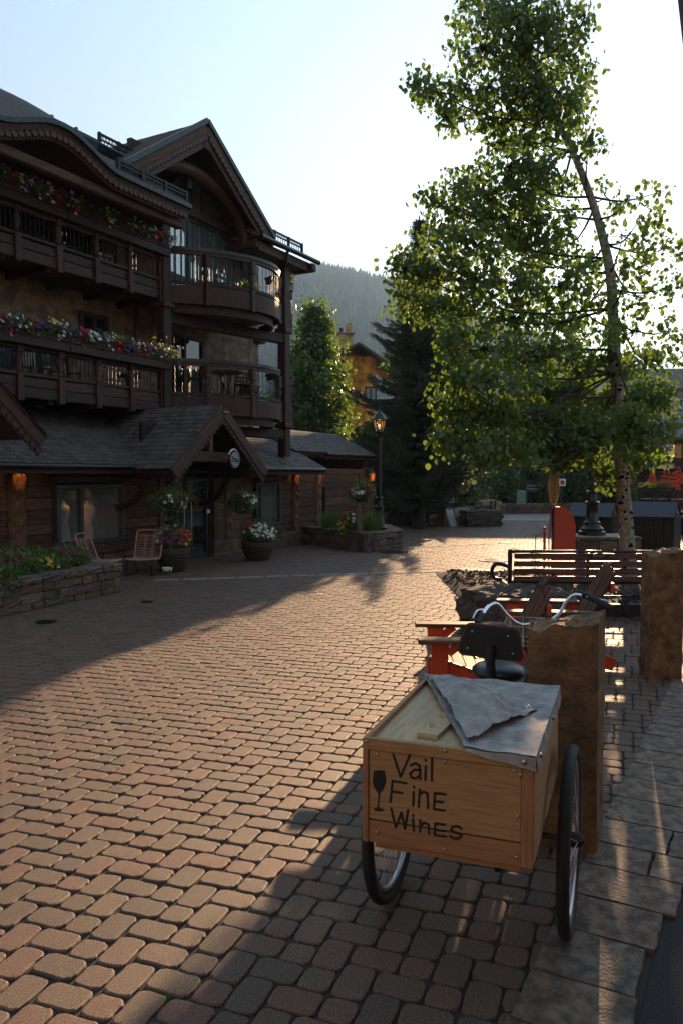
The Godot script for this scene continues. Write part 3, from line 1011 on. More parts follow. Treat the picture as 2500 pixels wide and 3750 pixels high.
	# balconies, two levels alike
	for b in [3.16, 5.52]:
		obj("balcony_floor", bx(Vector3(-5.3, b + 0.12, -0.95), Vector3(8.3, 0.1, 1.22)), M.soffit, T)
		for k in 9: obj("floor_beam", bx(Vector3(-8.9 + k * 0.95, b + 0.0, -0.98), Vector3(0.12, 0.14, 1.16), 0.01), M.timber_2, T)
		for k in 3:
			var x0 := -9.4 + k * 2.75
			obj("skirt_board", bx(Vector3(x0 + 1.37, b + 0.10, -0.335), Vector3(2.74, 0.19, 0.06), 0.012), tm(), T)
			obj("skirt_board", bx(Vector3(x0 + 1.37, b + 0.285, -0.345), Vector3(2.74, 0.165, 0.06), 0.012), tm(), T)
		for r in [[0.42, 0.065], [0.86, 0.07]]: obj("rail", bx(Vector3(-5.3, b + r[0], -0.335), Vector3(8.2, r[1], 0.08), 0.01), tm(), T)
		for k in 10:
			var x := -9.38 + k * 0.895
			obj("balcony_post", turned_post(x, -0.32, b - 0.02, b + 0.93), tm(), T)
			if k == 9: continue
			for j in 8:
				var xx := x + 0.895 * (j + 1) / 9.0
				var s := tb([Vector3(xx, b + .45, -.335), Vector3(xx, b + .83, -.335)], 0.0075, 5)
				if j % 2 == 1: s.ball(Vector3(xx, b + .74, -.335), Vector3(.016, .03, .016), 6, 4)
				if j % 2 == 1: s.ball(Vector3(xx, b + .54, -.335), Vector3(.016, .03, .016), 6, 4)
				obj("baluster", s, M.iron, T)
		# bowed corner balcony
		var pts := arc_pts()
		obj("bow_skirt", sweep_wall(pts, b - 0.02, b + 0.36, 0.07), M.timber_1, T)
		var lower := []
		for p in pts: lower.append(Vector3(p.x * .93 + .03, 0, p.z - 0.12))
		obj("bow_moulding", sweep_wall(lower, b - 0.2, b - 0.015, 0.1), M.timber_2, T)
		obj("bow_rail", sweep_wall(pts, b + .385, b + .45, 0.075), M.timber_0, T)
		obj("bow_rail", sweep_wall(pts, b + 1.02, b + 1.1, 0.08), M.timber_3, T)
		var cap := []
		for p in pts: cap.append(Vector3(p.x, 0, p.z + 0.02))
		obj("bow_rail_cap", sweep_wall(cap, b + 1.1, b + 1.17, 0.14), M.roof_metal, T)
		var fl := Shape.new()
		var poly := PackedVector2Array()
		for p in pts: poly.append(Vector2(p.x, -p.z + 0.03))
		poly.append(Vector2(2.2, 1.55))
		poly.append(Vector2(-1.15, 1.55))
		fl.xf = Transform3D(Basis(Vector3.RIGHT, Vector3.FORWARD, Vector3.UP), Vector3(0, b + 0.06, 0))
		fl.prism(poly, 0, 0.1)
		obj("bow_floor", fl, M.soffit, T)
		var tot := pts.size() - 1
		for k in 30:
			var f := (k + 0.5) / 30.0 * tot
			var p: Vector3 = pts[int(f)].lerp(pts[mini(int(f) + 1, tot)], f - int(f)) + Vector3(0, 0, -0.04)
			var wv := []
			for j in 13: wv.append(p + Vector3(sin(j * PI / 1.5 + .5) * 0.014, b + .44 + .59 * j / 12.0, 0))
			obj("wavy_baluster", tb(wv, 0.0085, 5), M.iron, T)
		for k in [6, 13, 24]: obj("balcony_post", turned_post(pts[k].x, pts[k].z - 0.03, b - 0.02, b + 1.05), tm(), T)
		# short balcony round the corner
		var q0 := Vector3(2.5, 0, .25)
		var q1 := Vector3(2.95, 0, .18)
		for r in [[0.0, 0.2], [.38, .06], [.9, .07]]: obj("side_rail", bar(q0 + Vector3(0, b + r[0], 0), q1 + Vector3(0, b + r[0], 0), .07, r[1], .01), tm(), T)
		obj("side_planter", bar(q0 + Vector3(.05, b + 1.05, 0), q1 + Vector3(0, b + 1.05, 0), .2, .18, .01), M.timber_2, T)
		obj("side_rail_cap", bar(q0 + Vector3(.05, b + 1.16, 0), q1 + Vector3(0, b + 1.16, 0), .26, .03, .005), M.roof_metal, T)
		for k in 4: obj("baluster", bx(q0.lerp(q1, (k + .5) / 4.0) + Vector3(0, b + .64, 0), Vector3(.014, .5, .014)), M.iron, T)
		obj("balcony_post", turned_post(2.92, .17, b - .02, b + 1.0), tm(), T)
		obj("bow_beam", bar(Vector3(-1.1, b - .3, -.5), Vector3(2.5, b - .3, .28), .2, .24, .02), M.timber_2, T)
	# main posts
	for p in [[-1.22, -.32, 3.1, 7.2], [2.5, .28, 2.3, 7.2]]:
		obj("corner_post", bx(Vector3(p[0], (p[2] + p[3]) / 2, p[1]), Vector3(0.24, p[3] - p[2], 0.24), 0.02), M.timber_2, T)
		for y in [3.06, 5.42]: obj("post_collar", bx(Vector3(p[0], y, p[1]), Vector3(0.34, 0.12, 0.34), 0.02), M.timber_1, T)
	# --- main roof with its eyebrow ---
	var bump := func(x: float) -> float:
		var t := clampf((x + 4.9) / 1.35, -1, 1)
		return 0.36 * pow(cos(t * PI / 2), 2)
	var N := 60
	var rf := Shape.new()
	var so := Shape.new()
	var fa := Shape.new()
	var fm := Shape.new()
	for i in N:
		var x0 := -10.0 + 8.3 * i / N
		var x1 := -10.0 + 8.3 * (i + 1) / N
		var y0: float = 7.16 + bump.call(x0)
		var y1: float = 7.16 + bump.call(x1)
		for j in 8:
			var t0 := j / 8.0
			var t1 := (j + 1) / 8.0
			var f := func(x: float, y: float, t: float) -> Vector3: return Vector3(x, lerpf(y, 8.86, t) + (y - 7.16) * (1 - t) * t, lerpf(0.84, -1.6, t))
			rf.quad(f.call(x0, y0, t0), f.call(x1, y1, t0), f.call(x1, y1, t1), f.call(x0, y0, t1))
		so.quad(Vector3(x0, y0 - .2, -1.6), Vector3(x1, y1 - .2, -1.6), Vector3(x1, y1 - .2, .7), Vector3(x0, y0 - .2, .7))
		fa.quad(Vector3(x0, y0 - .3, .74), Vector3(x1, y1 - .3, .74), Vector3(x1, y1 - .05, .78), Vector3(x0, y0 - .05, .78))
		fm.quad(Vector3(x0, y0 - .06, .86), Vector3(x1, y1 - .06, .86), Vector3(x1, y1 + .02, .86), Vector3(x0, y0 + .02, .86))
		fm.quad(Vector3(x0, y0 + .02, .86), Vector3(x1, y1 + .02, .86), Vector3(x1, y1 + .02, .7), Vector3(x0, y0 + .02, .7))
		fm.quad(Vector3(x0, y0 - .06, .7), Vector3(x1, y1 - .06, .7), Vector3(x1, y1 - .06, .86), Vector3(x0, y0 - .06, .86))
	rf.quad(Vector3(-1.7, 7.16, .84), Vector3(-1.7, 6.96, .7), Vector3(-1.7, 6.96, -1.6), Vector3(-1.7, 8.86, -1.6))
	obj("main_roof", rf, M.shingle_0, T)
	obj("roof_rear_slope", bar(Vector3(-5.85, 8.86, -1.55), Vector3(-5.85, 7.0, -5.5), 8.3, 0.08), M.shingle_2, T)
	obj("eave_soffit", so, M.soffit, T)
	obj("eave_fascia", fa, M.siding_0, T)
	obj("eave_edge", fm, M.roof_metal, T)
	var tr := Shape.new()
	for i in 66:
		var x := -9.9 + i * 0.124
		tr.xf = Transform3D(Basis.IDENTITY, Vector3(x, 6.985 + bump.call(x), 0.785))
		tr.prism(PackedVector2Array([Vector2(-.055, 0), Vector2(-.05, -.05), Vector2(-.01, -.1), Vector2(.03, -.075), Vector2(.05, -.1), Vector2(.058, 0)]), -.02, .02)
	obj("eave_trim", tr, M.timber_3, T)
	obj("eave_beam", bx(Vector3(-5.8, 6.82, 0.55), Vector3(8.2, 0.16, 0.16), 0.02), M.siding_0, T)
	for k in 12: obj("ridge_clip", bx(Vector3(-9.2 + k * .62, 8.9, -1.58), Vector3(.05, .07, .05)), M.roof_metal, T)
	obj("roof_dormer", bar(Vector3(-2.5, 8.0, -0.2), Vector3(-2.5, 8.7, -1.5), 1.3, 0.18, .02), M.roof_metal, T)
	# --- big gable over the bow ---
	var gs := []
	var gx := -0.8
	for sd in [-1.0, 1.0]:
		var foot := Vector3(gx + sd * 2.42, 7.5, 0.5)
		var apex := Vector3(gx, 9.2, 0.5)
		var back := Vector3(0, 0, -6.0)
		var deck := Shape.new()
		if sd < 0: deck.quad(foot, apex, apex + back, foot + back)
		else: deck.quad(apex, foot, foot + back, apex + back)
		var dn := Vector3(0, -0.12, 0)
		if sd < 0: deck.quad(apex + dn, foot + dn, foot + back + dn, apex + back + dn)
		else: deck.quad(foot + dn, apex + dn, apex + back + dn, foot + back + dn)
		deck.quad(foot, foot + dn, foot + dn + back, foot + back)
		obj("gable_roof", deck, M.soffit, T)
		gs += shingle_spots(foot + Vector3(0, 0.01, 0), back, apex - foot)
		var up := Vector3.BACK.cross((apex - foot).normalized())
		obj("barge_flashing", bar(foot + Vector3(sd * .06, -.02, .05), apex + Vector3(0, .03, .05), .07, .11, .01, up), M.roof_metal, T)
		obj("barge_board", bar(foot + Vector3(0, -.16, .02), apex + Vector3(0, -.14, .02), .06, .2, .01, up), M.siding_0, T)
		obj("barge_trim", scallops(foot + Vector3(0, -.24, .06), apex + Vector3(0, -.24, .06), .12, .04), M.timber_3, T)
		obj("barge_board", bar(foot + Vector3(0, -.4, 0), apex + Vector3(0, -.4, 0), .06, .16, .01, up), M.timber_1, T)
		obj("purlin", bx(Vector3(gx + sd * 1.9, 7.5, -.3), Vector3(.2, .22, 1.6), .02), M.timber_2, T)
	many("gable_shingles", bx(Vector3.ZERO, Vector3(1.0, 0.016, 0.2)).mesh(), M.shingle_3, T, gs)
	obj("purlin", bx(Vector3(gx, 8.75, -.3), Vector3(.2, .24, 1.7), .02), M.timber_2, T)
	obj("gable_post", turned_post(gx, 0.0, 7.95, 9.0, .14), M.timber_2, T)
	var ar := []
	for k in 17:
		var t := PI * k / 16.0
		ar.append(Vector3(gx - cos(t) * 1.85, 7.2 + sin(t) * 1.05, 0.15))
	obj("arched_beam", tb(ar, 0.14, 6), M.timber_3, T)
	# glazed wall beneath
	obj("gable_wall", bx(Vector3(-1.45, 7.2, -.6), Vector3(0.9, 3.0, 0.12)), M.timber_2, T)
	obj("gable_wall", bx(Vector3(2.05, 6.6, -.62), Vector3(0.62, 2.2, 0.12)), M.timber_2, T)
	var gw := Node3D.new()
	gw.name = "window"
	T.add_child(gw, true)
	var lights := [[-.9, -.3], [-.26, .2], [.24, .7], [.74, 1.2], [1.24, 1.7]]
	for l in lights:
		obj("pane", bx(Vector3((l[0] + l[1]) / 2, 6.65, -.45), Vector3(l[1] - l[0], 1.7, .012)), M.sky_glass, gw)
		for k in 2:
			obj("muntin", bx(Vector3(lerpf(l[0], l[1], (k + 1) / 3.0), 6.65, -.435), Vector3(.022, 1.7, .02)), M.window_frame, gw)
		obj("frame", bx(Vector3(l[1] + .02, 6.65, -.43), Vector3(.08, 1.8, .1), .008), M.window_frame, gw)
	obj("frame", bx(Vector3(.4, 7.5, -.43), Vector3(2.7, .07, .1), .008), M.window_frame, gw)
	obj("transom_beam", bx(Vector3(.4, 7.62, -.37), Vector3(2.8, .17, .16), .02), M.siding_0, T)
	var ap := PackedVector2Array()
	ap.append(Vector2(-.95, 7.72))
	for k in 15:
		var t := PI * (1.0 - k / 14.0)
		ap.append(Vector2(.35 + cos(t) * 1.3, 7.76 + sin(t) * .72))
	ap.append(Vector2(1.65, 7.72))
	var pn := Shape.new()
	pn.prism(ap, -.45, -.438)
	obj("arched_pane", pn, M.sky_glass, gw)
	for k in 8:
		var x := -.8 + k * .33
		var tt := acos(clampf((x - .35) / 1.3, -1, 1))
		obj("muntin", bx(Vector3(x, 7.74 + sin(tt) * .36, -.425), Vector3(.024 if k % 3 else .06, sin(tt) * .72, .03)), M.window_frame, gw)
	var af := []
	for k in 15:
		var t := PI * k / 14.0
		af.append(Vector3(.35 - cos(t) * 1.32, 7.76 + sin(t) * .74, -.42))
	obj("arch_frame", tb(af, .05, 6), M.window_frame, gw)
	obj("gable_wall", bx(Vector3(.4, 8.2, -.62), Vector3(3.0, 1.0, .1)), M.timber_2, T)
	obj("carved_panel", bx(Vector3(1.98, 6.05, -.5), Vector3(.36, .7, .1), .02), M.carving, T)
	# eave to the right of the gable
	obj("side_roof", bar(Vector3(2.2, 7.34, 0.62), Vector3(2.2, 8.9, -2.6), 2.5, .09), M.shingle_2, T)
	obj("side_eave", bx(Vector3(2.2, 7.16, 0.1), Vector3(2.5, .2, .9), .02), M.timber_1, T)
	obj("side_eave_trim", scallops(Vector3(1.0, 7.1, .57), Vector3(3.4, 7.1, .57), .11, .03), M.timber_3, T)
	obj("gutter", tb([Vector3(.95, 7.3, .68), Vector3(3.55, 7.3, .68)], .06, 8), M.gutter, T)
	obj("downpipe", tb([Vector3(2.1, 7.25, .66), Vector3(2.1, 6.95, .6), Vector3(2.25, 6.8, .4)], .04, 8), M.gutter, T)
	obj("eave_end_beam", bx(Vector3(3.3, 7.12, .3), Vector3(.2, .2, .8), .03), M.timber_2, T)
	# snow fences on the eaves
	obj("snow_fence", lattice_fence(3, .62, .3), M.iron, T, Transform3D(Basis.IDENTITY, Vector3(1.15, 7.38, .5)))
	obj("snow_fence", lattice_fence(3, .62, .26), M.iron, T, Transform3D(Basis.IDENTITY, Vector3(-3.5, 7.24, .66)))
	obj("snow_fence", lattice_fence(2, .5, .34), M.iron, T, Transform3D(Basis.IDENTITY, Vector3(-3.0, 8.0, -.3)))
	obj("roof_vent", tb([Vector3(-5.85, 2.75, -.3), Vector3(-5.6, 2.7, -.05)], .16, 10), M.white_paint, T)

# ---- buildings further off, and those beside and added behind the viewer -----------
func windows_on(T: Node3D, spots: Array, w: float, h: float, z: float, pane: Material, frame: Material) -> void:
	for p in spots:
		var f := Node3D.new()
		f.name = "window"
		T.add_child(f, true)
		obj("pane", bx(Vector3(p[0], p[1], z), Vector3(w, h, 0.03)), pane, f)
		var s := Shape.new()
		for x in [-1, 0, 1]: s.box(Vector3(p[0] + x * w / 2, p[1], z + .02), Vector3(.08, h + .08, .06))
		for y in [-1, 1]: s.box(Vector3(p[0], p[1] + y * h / 2, z + .02), Vector3(w, .08, .058))
		obj("frame", s, frame, f)
func house(called: String, label: String, xf: Transform3D, size: Vector3, rise: float, wall: Material, roof: Material, rows: Array, pane: Material) -> Node3D:
	var T := thing(called, label, "building", xf)
	obj("wall", bx(Vector3(0, size.y / 2, -size.z / 2), size), wall, T)
	for sd in [-1.0, 1.0]:
		obj("roof", bar(Vector3(0, size.y - .1, -size.z / 2 + sd * (size.z / 2 + .6)), Vector3(0, size.y + rise, -size.z / 2), size.x + 1.0, .14), roof, T)
	for e in [-1.0, 1.0]:
		var g := Shape.new()
		g.xf = Transform3D(Basis(Vector3.BACK, Vector3.UP, Vector3.LEFT), Vector3(e * (size.x / 2 - .1), size.y, -size.z / 2))
		g.prism(PackedVector2Array([Vector2(-size.z / 2, 0), Vector2(size.z / 2, 0), Vector2(0, rise)]), -.08, .08)
		obj("gable_end", g, wall, T)
	for r in rows:
		var sp := []
		for k in r[2]: sp.append([lerpf(-size.x / 2, size.x / 2, (k + .5) / r[2]), r[0]])
		windows_on(T, sp, r[3], r[1], 0.02, pane, M.timber_1)
	return T
func make_far_buildings() -> void:
	# orange stucco house behind the trees
	var p := at(1300, 1745, 46.0)
	p.y = 0
	var T := thing("orange_house", "orange stucco house with dark roof and cream chimney behind the trees", "building", Transform3D(Basis(Vector3.UP, 0.12), p))
	obj("wall", bx(Vector3(0.1, 4.4, -2), Vector3(2.2, 8.8, 4.0)), M.orange_stucco, T)
	obj("wall", bx(Vector3(-0.45, 4.0, 0.1), Vector3(0.5, 9.3, 0.9), .02), M.orange_stucco, T)
	obj("roof", bar(Vector3(-1.2, 8.7, -1.2), Vector3(0.1, 9.4, -1.2), 4.2, .14, 0, Vector3.UP), M.shingle_2, T)
	obj("roof", bar(Vector3(0.1, 9.4, -1.2), Vector3(2.4, 7.9, -1.2), 4.2, .14), M.shingle_2, T)
	obj("roof_edge", bx(Vector3(.9, 4.55, .5), Vector3(3.4, .25, 1.6), .02), M.timber_2, T)
	obj("lower_wall", bx(Vector3(.9, 2.2, .2), Vector3(3.2, 4.4, .8)), M.timber_1, T)
	var ch := obj("chimney", bx(Vector3(-.55, 9.6, -.3), Vector3(.9, .9, .8), .03), M.yellow_stucco, T)
	obj("chimney_cap", bx(Vector3(-.55, 10.1, -.3), Vector3(1.05, .1, .95), .02), M.pale_stone, ch)
	obj("chimney_pot", bx(Vector3(-.35, 10.45, -.3), Vector3(.3, .6, .3), .02), M.yellow_stucco, ch)
	obj("chimney_pot", bx(Vector3(-.8, 10.3, -.3), Vector3(.2, .3, .2), .02), M.timber_1, ch)
	windows_on(T, [[.9, 6.6]], .6, .8, 0.03, M.dark_glass, M.timber_2)
	# dark inn across the plaza, with its name on a board
	var q := at(1900, 1745, 46.0)
	q.y = 0
	var inn := house("dark_inn", "low dark timber inn across the plaza behind the hedge", Transform3D(Basis(Vector3.UP, -0.1), q), Vector3(9.5, 3.6, 6), 1.9, M.timber_2, M.shingle_2, [[1.5, 1.9, 5, .9]], M.dark_glass)
	obj("porch_post", bx(Vector3(-2, 1.2, .5), Vector3(.2, 2.4, .2), .02), M.siding_0, inn)
	obj("porch_post", bx(Vector3(-.6, 1.2, .5), Vector3(.2, 2.4, .2), .02), M.siding_0, inn)
	var sb := thing("inn_sign", "dark name board with two lines of white letters on inn hedge", "sign", Transform3D(Basis.IDENTITY, at(1957, 1785, 41.0)))
	obj("board", bx(Vector3.ZERO, Vector3(1.0, .55, .05), .01), M.black_paint, sb)
	var font := SystemFont.new()
	font.font_names = PackedStringArray(["Droid Serif"])
	for l in [["Hotel-Gasthof", .1, 16], ["Gramshammer", -.06, 16], ["Restaurant", -.18, 8]]:
		var tm2 := TextMesh.new()
		tm2.text = l[0]
		tm2.font = font
		tm2.font_size = l[2]
		tm2.pixel_size = .008
		tm2.depth = .006
		obj("lettering", tm2, M.white_paint, sb, Transform3D(Basis.IDENTITY, Vector3(0, l[1], .032)))
	for x in [-.4, .4]: obj("post", bx(Vector3(x, -.72, -.02), Vector3(.06, .9, .05)), M.black_paint, sb)
	# restaurant with umbrellas at the right
	var r := at(2560, 1745, 46.0)
	r.y = 0
	var rest := house("restaurant", "timber restaurant with a dark awning behind the red umbrellas", Transform3D(Basis(Vector3.UP, -0.16), r), Vector3(11.5, 4.1, 7), 1.7, M.timber_3, M.shingle_1, [[1.5, 1.3, 5, 1.2], [3.3, .9, 4, .9]], M.dark_glass)
	obj("awning", bar(Vector3(0, 2.65, 0), Vector3(0, 2.2, 2.0), 11, .1), M.black_paint, rest)
	obj("menu_board", bx(Vector3(-3.2, 1.6, .2), Vector3(1.3, 1.5, .1)), M.siding_3, rest)
	var lit := glow("lit_window", Color(1.0, .72, .35), 0.2)
	obj("lit_pane", bx(Vector3(-1.9, 3.3, .06), Vector3(.9, .7, .04)), lit, rest)
	# pale building far behind in the haze
	var g := at(2420, 1745, 78.0)
	g.y = 0
	house("grey_lodge", "pale grey lodge far off in the bright haze beyond the aspen", Transform3D(Basis(Vector3.UP, -0.1), g), Vector3(6.5, 10.5, 8), 2.4, M.grey_wall, M.shingle_1, [[6, 1.4, 3, .9], [8.6, 1.4, 3, .9]], M.dark_glass)
	# outside the frame: the yellow house mirrored in the shop windows, the shop beside and an added row behind the viewer
	house("yellow_house", "yellow stucco house outside the frame, mirrored in the shop windows", Transform3D(Basis(Vector3.UP, -1.1), Vector3(19, 0, -27)), Vector3(14, 6, 7), 2, M.yellow_stucco, M.shingle_2, [[1.6, 1.6, 5, 1.1], [4.3, 1.4, 5, 1.1]], M.dark_glass)
	house("added_shop_row", "ochre row of shops added unseen behind the viewer to block sky light", Transform3D(Basis(Vector3.UP, PI), Vector3(-2, 0, 13)), Vector3(34, 8.5, 8), 2.5, M.yellow_stucco, M.shingle_2, [[1.6, 1.8, 9, 1.6], [4.6, 1.5, 9, 1.2], [7.1, 1.3, 9, 1.2]], M.dark_glass)  # unseen row put in to cut sky light and bounce warm sun
	var rs := thing("corner_shop", "timber corner shop beside the viewer, its eave at the upper right", "building", Transform3D(Basis.IDENTITY, Vector3(3.4, 0, -1.0)))
	obj("wall", bx(Vector3(4, 3.2, 5.5), Vector3(8, 6.4, 11)), M.siding_2, rs)
	obj("canopy", bx(Vector3(-.5, 4.0, 3.4), Vector3(3.2, .12, 11.0), .02), M.timber_2, rs)
	obj("canopy_end_board", bar(Vector3(-2.08, 4.2, -2.0), Vector3(-1.975, 3.42, -2.0), .1, .28, .02), M.timber_2, rs)
	obj("canopy_beam", bar(Vector3(-1.3, 3.93, -2.1), Vector3(0, 3.93, -2.1), .12, .2, .02), M.timber_2, rs)
	windows_on(rs, [[2.0, 1.6], [5.5, 1.6]], 1.5, 1.6, -.02, M.dark_glass, M.timber_1)

# ---- trees -------------------------------------------------------------------
func leaf_mesh(sz: float, fold := 0.25) -> ArrayMesh:
	var s := Shape.new()
	var rim := []
	for k in 9:
		var t := TAU * k / 9.0
		var r := sz * 0.5 * (1.0 if k else 1.22)
		rim.append(Vector3(sin(t) * r, absf(sin(t)) * sz * fold * .4, cos(t) * r + sz * .5))
	var mid := Vector3(0, 0, sz * .5)
	for k in 9: s.tri(mid, rim[k], rim[(k + 1) % 9])
	return s.mesh()
func clump_mesh(sz: float, spread: float, n: int, seed_: int) -> ArrayMesh:
	var r := RandomNumberGenerator.new()
	r.seed = seed_
	var s := Shape.new()
	for i in n:
		var c := Vector3(r.randfn(), r.randfn(), r.randfn()) * spread
		var b := Basis.from_euler(Vector3(r.randf() * TAU, r.randf() * TAU, r.randf() * TAU)).scaled(Vector3.ONE * sz * r.randf_range(.7, 1.2))
		s.xf = Transform3D(b, c)
		s.tri(Vector3(-.42, 0, 0), Vector3(0, 0, -.55), Vector3(.42, 0, 0))
		s.tri(Vector3(-.42, 0, 0), Vector3(.42, 0, 0), Vector3(0, .1, .5))
	return s.mesh()
func rand_in_ball() -> Vector3:
	while true:
		var p := Vector3(rng.randf_range(-1, 1), rng.randf_range(-1, 1), rng.randf_range(-1, 1))
		if p.length_squared() <= 1.0: return p
	return Vector3.ZERO
func leafy_tree(called: String, label: String, group: String, base: Vector3, top_y: float, half: float, leaf: Material, clumps: int, trunk_mat: Material, crown_from: float, leaf_size: float, narrow := 1.0) -> void:
	var T := thing(called, label, "tree", Transform3D(Basis.IDENTITY, base), group)
	var H := top_y
	var lean := Vector3(rng.randf_range(-.04, .04), 0, rng.randf_range(-.04, .04)) * H
	var path := [Vector3.ZERO, lean * .2 + Vector3(0, H * .3, 0), lean * .6 + Vector3(0, H * .65, 0), lean + Vector3(0, H * .95, 0)]
	obj("trunk", tb(smooth_path(path), smooth_rad(H * .016 + .03, .02, 13), 8), trunk_mat, T)
	var spots := []
	var limbs := Shape.new()
	var nb := int(clampf(H * 3.2, 14, 46))
	for i in nb:
		var f := crown_from + (1.0 - crown_from) * (i + rng.randf()) / nb
		var prof := pow(sin(PI * clampf(pow((f - crown_from) / (1.0 - crown_from), narrow) * .93 + .09, 0, 1)), .75)
		var ang := i * 2.4 + rng.randf() * .8
		var ln := half * prof * rng.randf_range(.65, 1.12)
		var from: Vector3 = lean * f + Vector3(0, H * (f - .06), 0)
		var tip: Vector3 = lean * f + Vector3(cos(ang) * ln, H * f + ln * .25, sin(ang) * ln)
		limbs.tube([from, from.lerp(tip, .55) + Vector3(0, -.04 * ln, 0), tip], [.035 + ln * .008, .022, .008], 5)
		var per := int(clumps / nb)
		for k in per:
			var t := rng.randf_range(.25, 1.08)
			var c := from.lerp(tip, t)
			var rr := half * .3 * (1.1 - .4 * t)
			c += rand_in_ball() * rr
			spots.append(Transform3D(Basis.from_euler(Vector3(rng.randf() * TAU, rng.randf() * TAU, rng.randf() * TAU)).scaled(Vector3.ONE * rng.randf_range(.7, 1.25)), c))
	obj("limbs", limbs, trunk_mat, T).set_meta("kind", "stuff")
	many("crown", clump_mesh(leaf_size, leaf_size * 1.25, 9, 5 + called.length()), leaf, T, spots)
func smooth_rad(a: float, b: float, n: int) -> Array:
	var out := []
	for i in n: out.append(lerpf(a, b, pow(i / float(n - 1), .8)))
	return out
func spruce(label: String, base: Vector3, H: float, R: float) -> void:
	var T := thing("spruce_tree", label, "tree", Transform3D(Basis.IDENTITY, base), "trees beyond the plaza")
	obj("trunk", tb([Vector3.ZERO, Vector3(0, H * .5, 0), Vector3(0, H, 0)], [.24, .13, .02], 8), M.bark_dark, T)
	var spray := Shape.new()
	var r := RandomNumberGenerator.new()
	r.seed = 4
	for i in 46:   # a drooping spray of needles
		var t := i / 46.0
		var c := Vector3(r.randf_range(-.05, .05), -r.randf() * .24 * (1 - .5 * t), t * .42 - .1)
		var d := Vector3(r.randfn() * .8, -.9 + r.randf() * 1.1, .55 + r.randf()).normalized()
		var sd := d.cross(Vector3(r.randfn(), r.randfn(), r.randfn())).normalized() * .011
		spray.tri(c - sd, c + sd, c + d * .1)
		spray.tri(c + sd, c - sd, c + d * .1 + Vector3(0, -.012, 0))
	var spots := []
	var limbs := Shape.new()
	var y := H * .1
	var turn := 0.0
	while y < H * .985:
		var f := y / H
		var L := R * pow(1.0 - f, .85) * (0.72 + .28 * sin(y * 3.1)) + .1
		var nbr := 7
		for k in nbr:
			var a := turn + TAU * k / nbr + rng.randf_range(-.25, .25)
			var l2 := L * rng.randf_range(.72, 1.12)
			var o := Vector3(cos(a), 0, sin(a))
			var pts := []
			for j in 6:
				var t := j / 5.0
				pts.append(Vector3(0, y, 0) + o * l2 * t + Vector3(0, (-.32 * t + .40 * t * t * t) * l2 * .9, 0))
			limbs.tube(pts, [.04, .034, .028, .022, .016, .008], 4)
			var n := int(l2 / .085) + 2
			for j in n:
				var t := .12 + .9 * j / float(n)
				var sg := minf(t, .999) * 5.0
				var c: Vector3 = pts[int(sg)].lerp(pts[mini(int(sg) + 1, 5)], sg - int(sg))
				var dir: Vector3 = (pts[mini(int(sg) + 1, 5)] - pts[int(sg)]).normalized()
				for side in 2:
					var b := Basis.looking_at(-dir.rotated(Vector3.UP, (side - .5) * 1.5 + rng.randf_range(-.3, .3)), Vector3.UP)
					spots.append(Transform3D(b.scaled(Vector3.ONE * rng.randf_range(.7, 1.1) * (1.05 - .35 * t) * (1.0 - .45 * f)), c + Vector3(rng.randfn(), 0, rng.randfn()) * .03))
		turn += .5
		y += .3 * (1.05 - .5 * f)
	obj("limbs", limbs, M.bark_dark, T).set_meta("kind", "stuff")
	many("needles", spray.mesh(), M.needle, T, spots)
func tree_at(called: String, label: String, px: float, top: float, halfpx: float, d: float, leaf: Material, n: int, trunk: Material, from := .18, ls := .2, narrow := .8) -> void:
	var b := at(px, 1745, d)
	b.y = 0
	leafy_tree(called, label, "trees beyond the plaza", b, at(px, top, d).y, halfpx / FOCAL * d, leaf, n, trunk, from, ls, narrow)
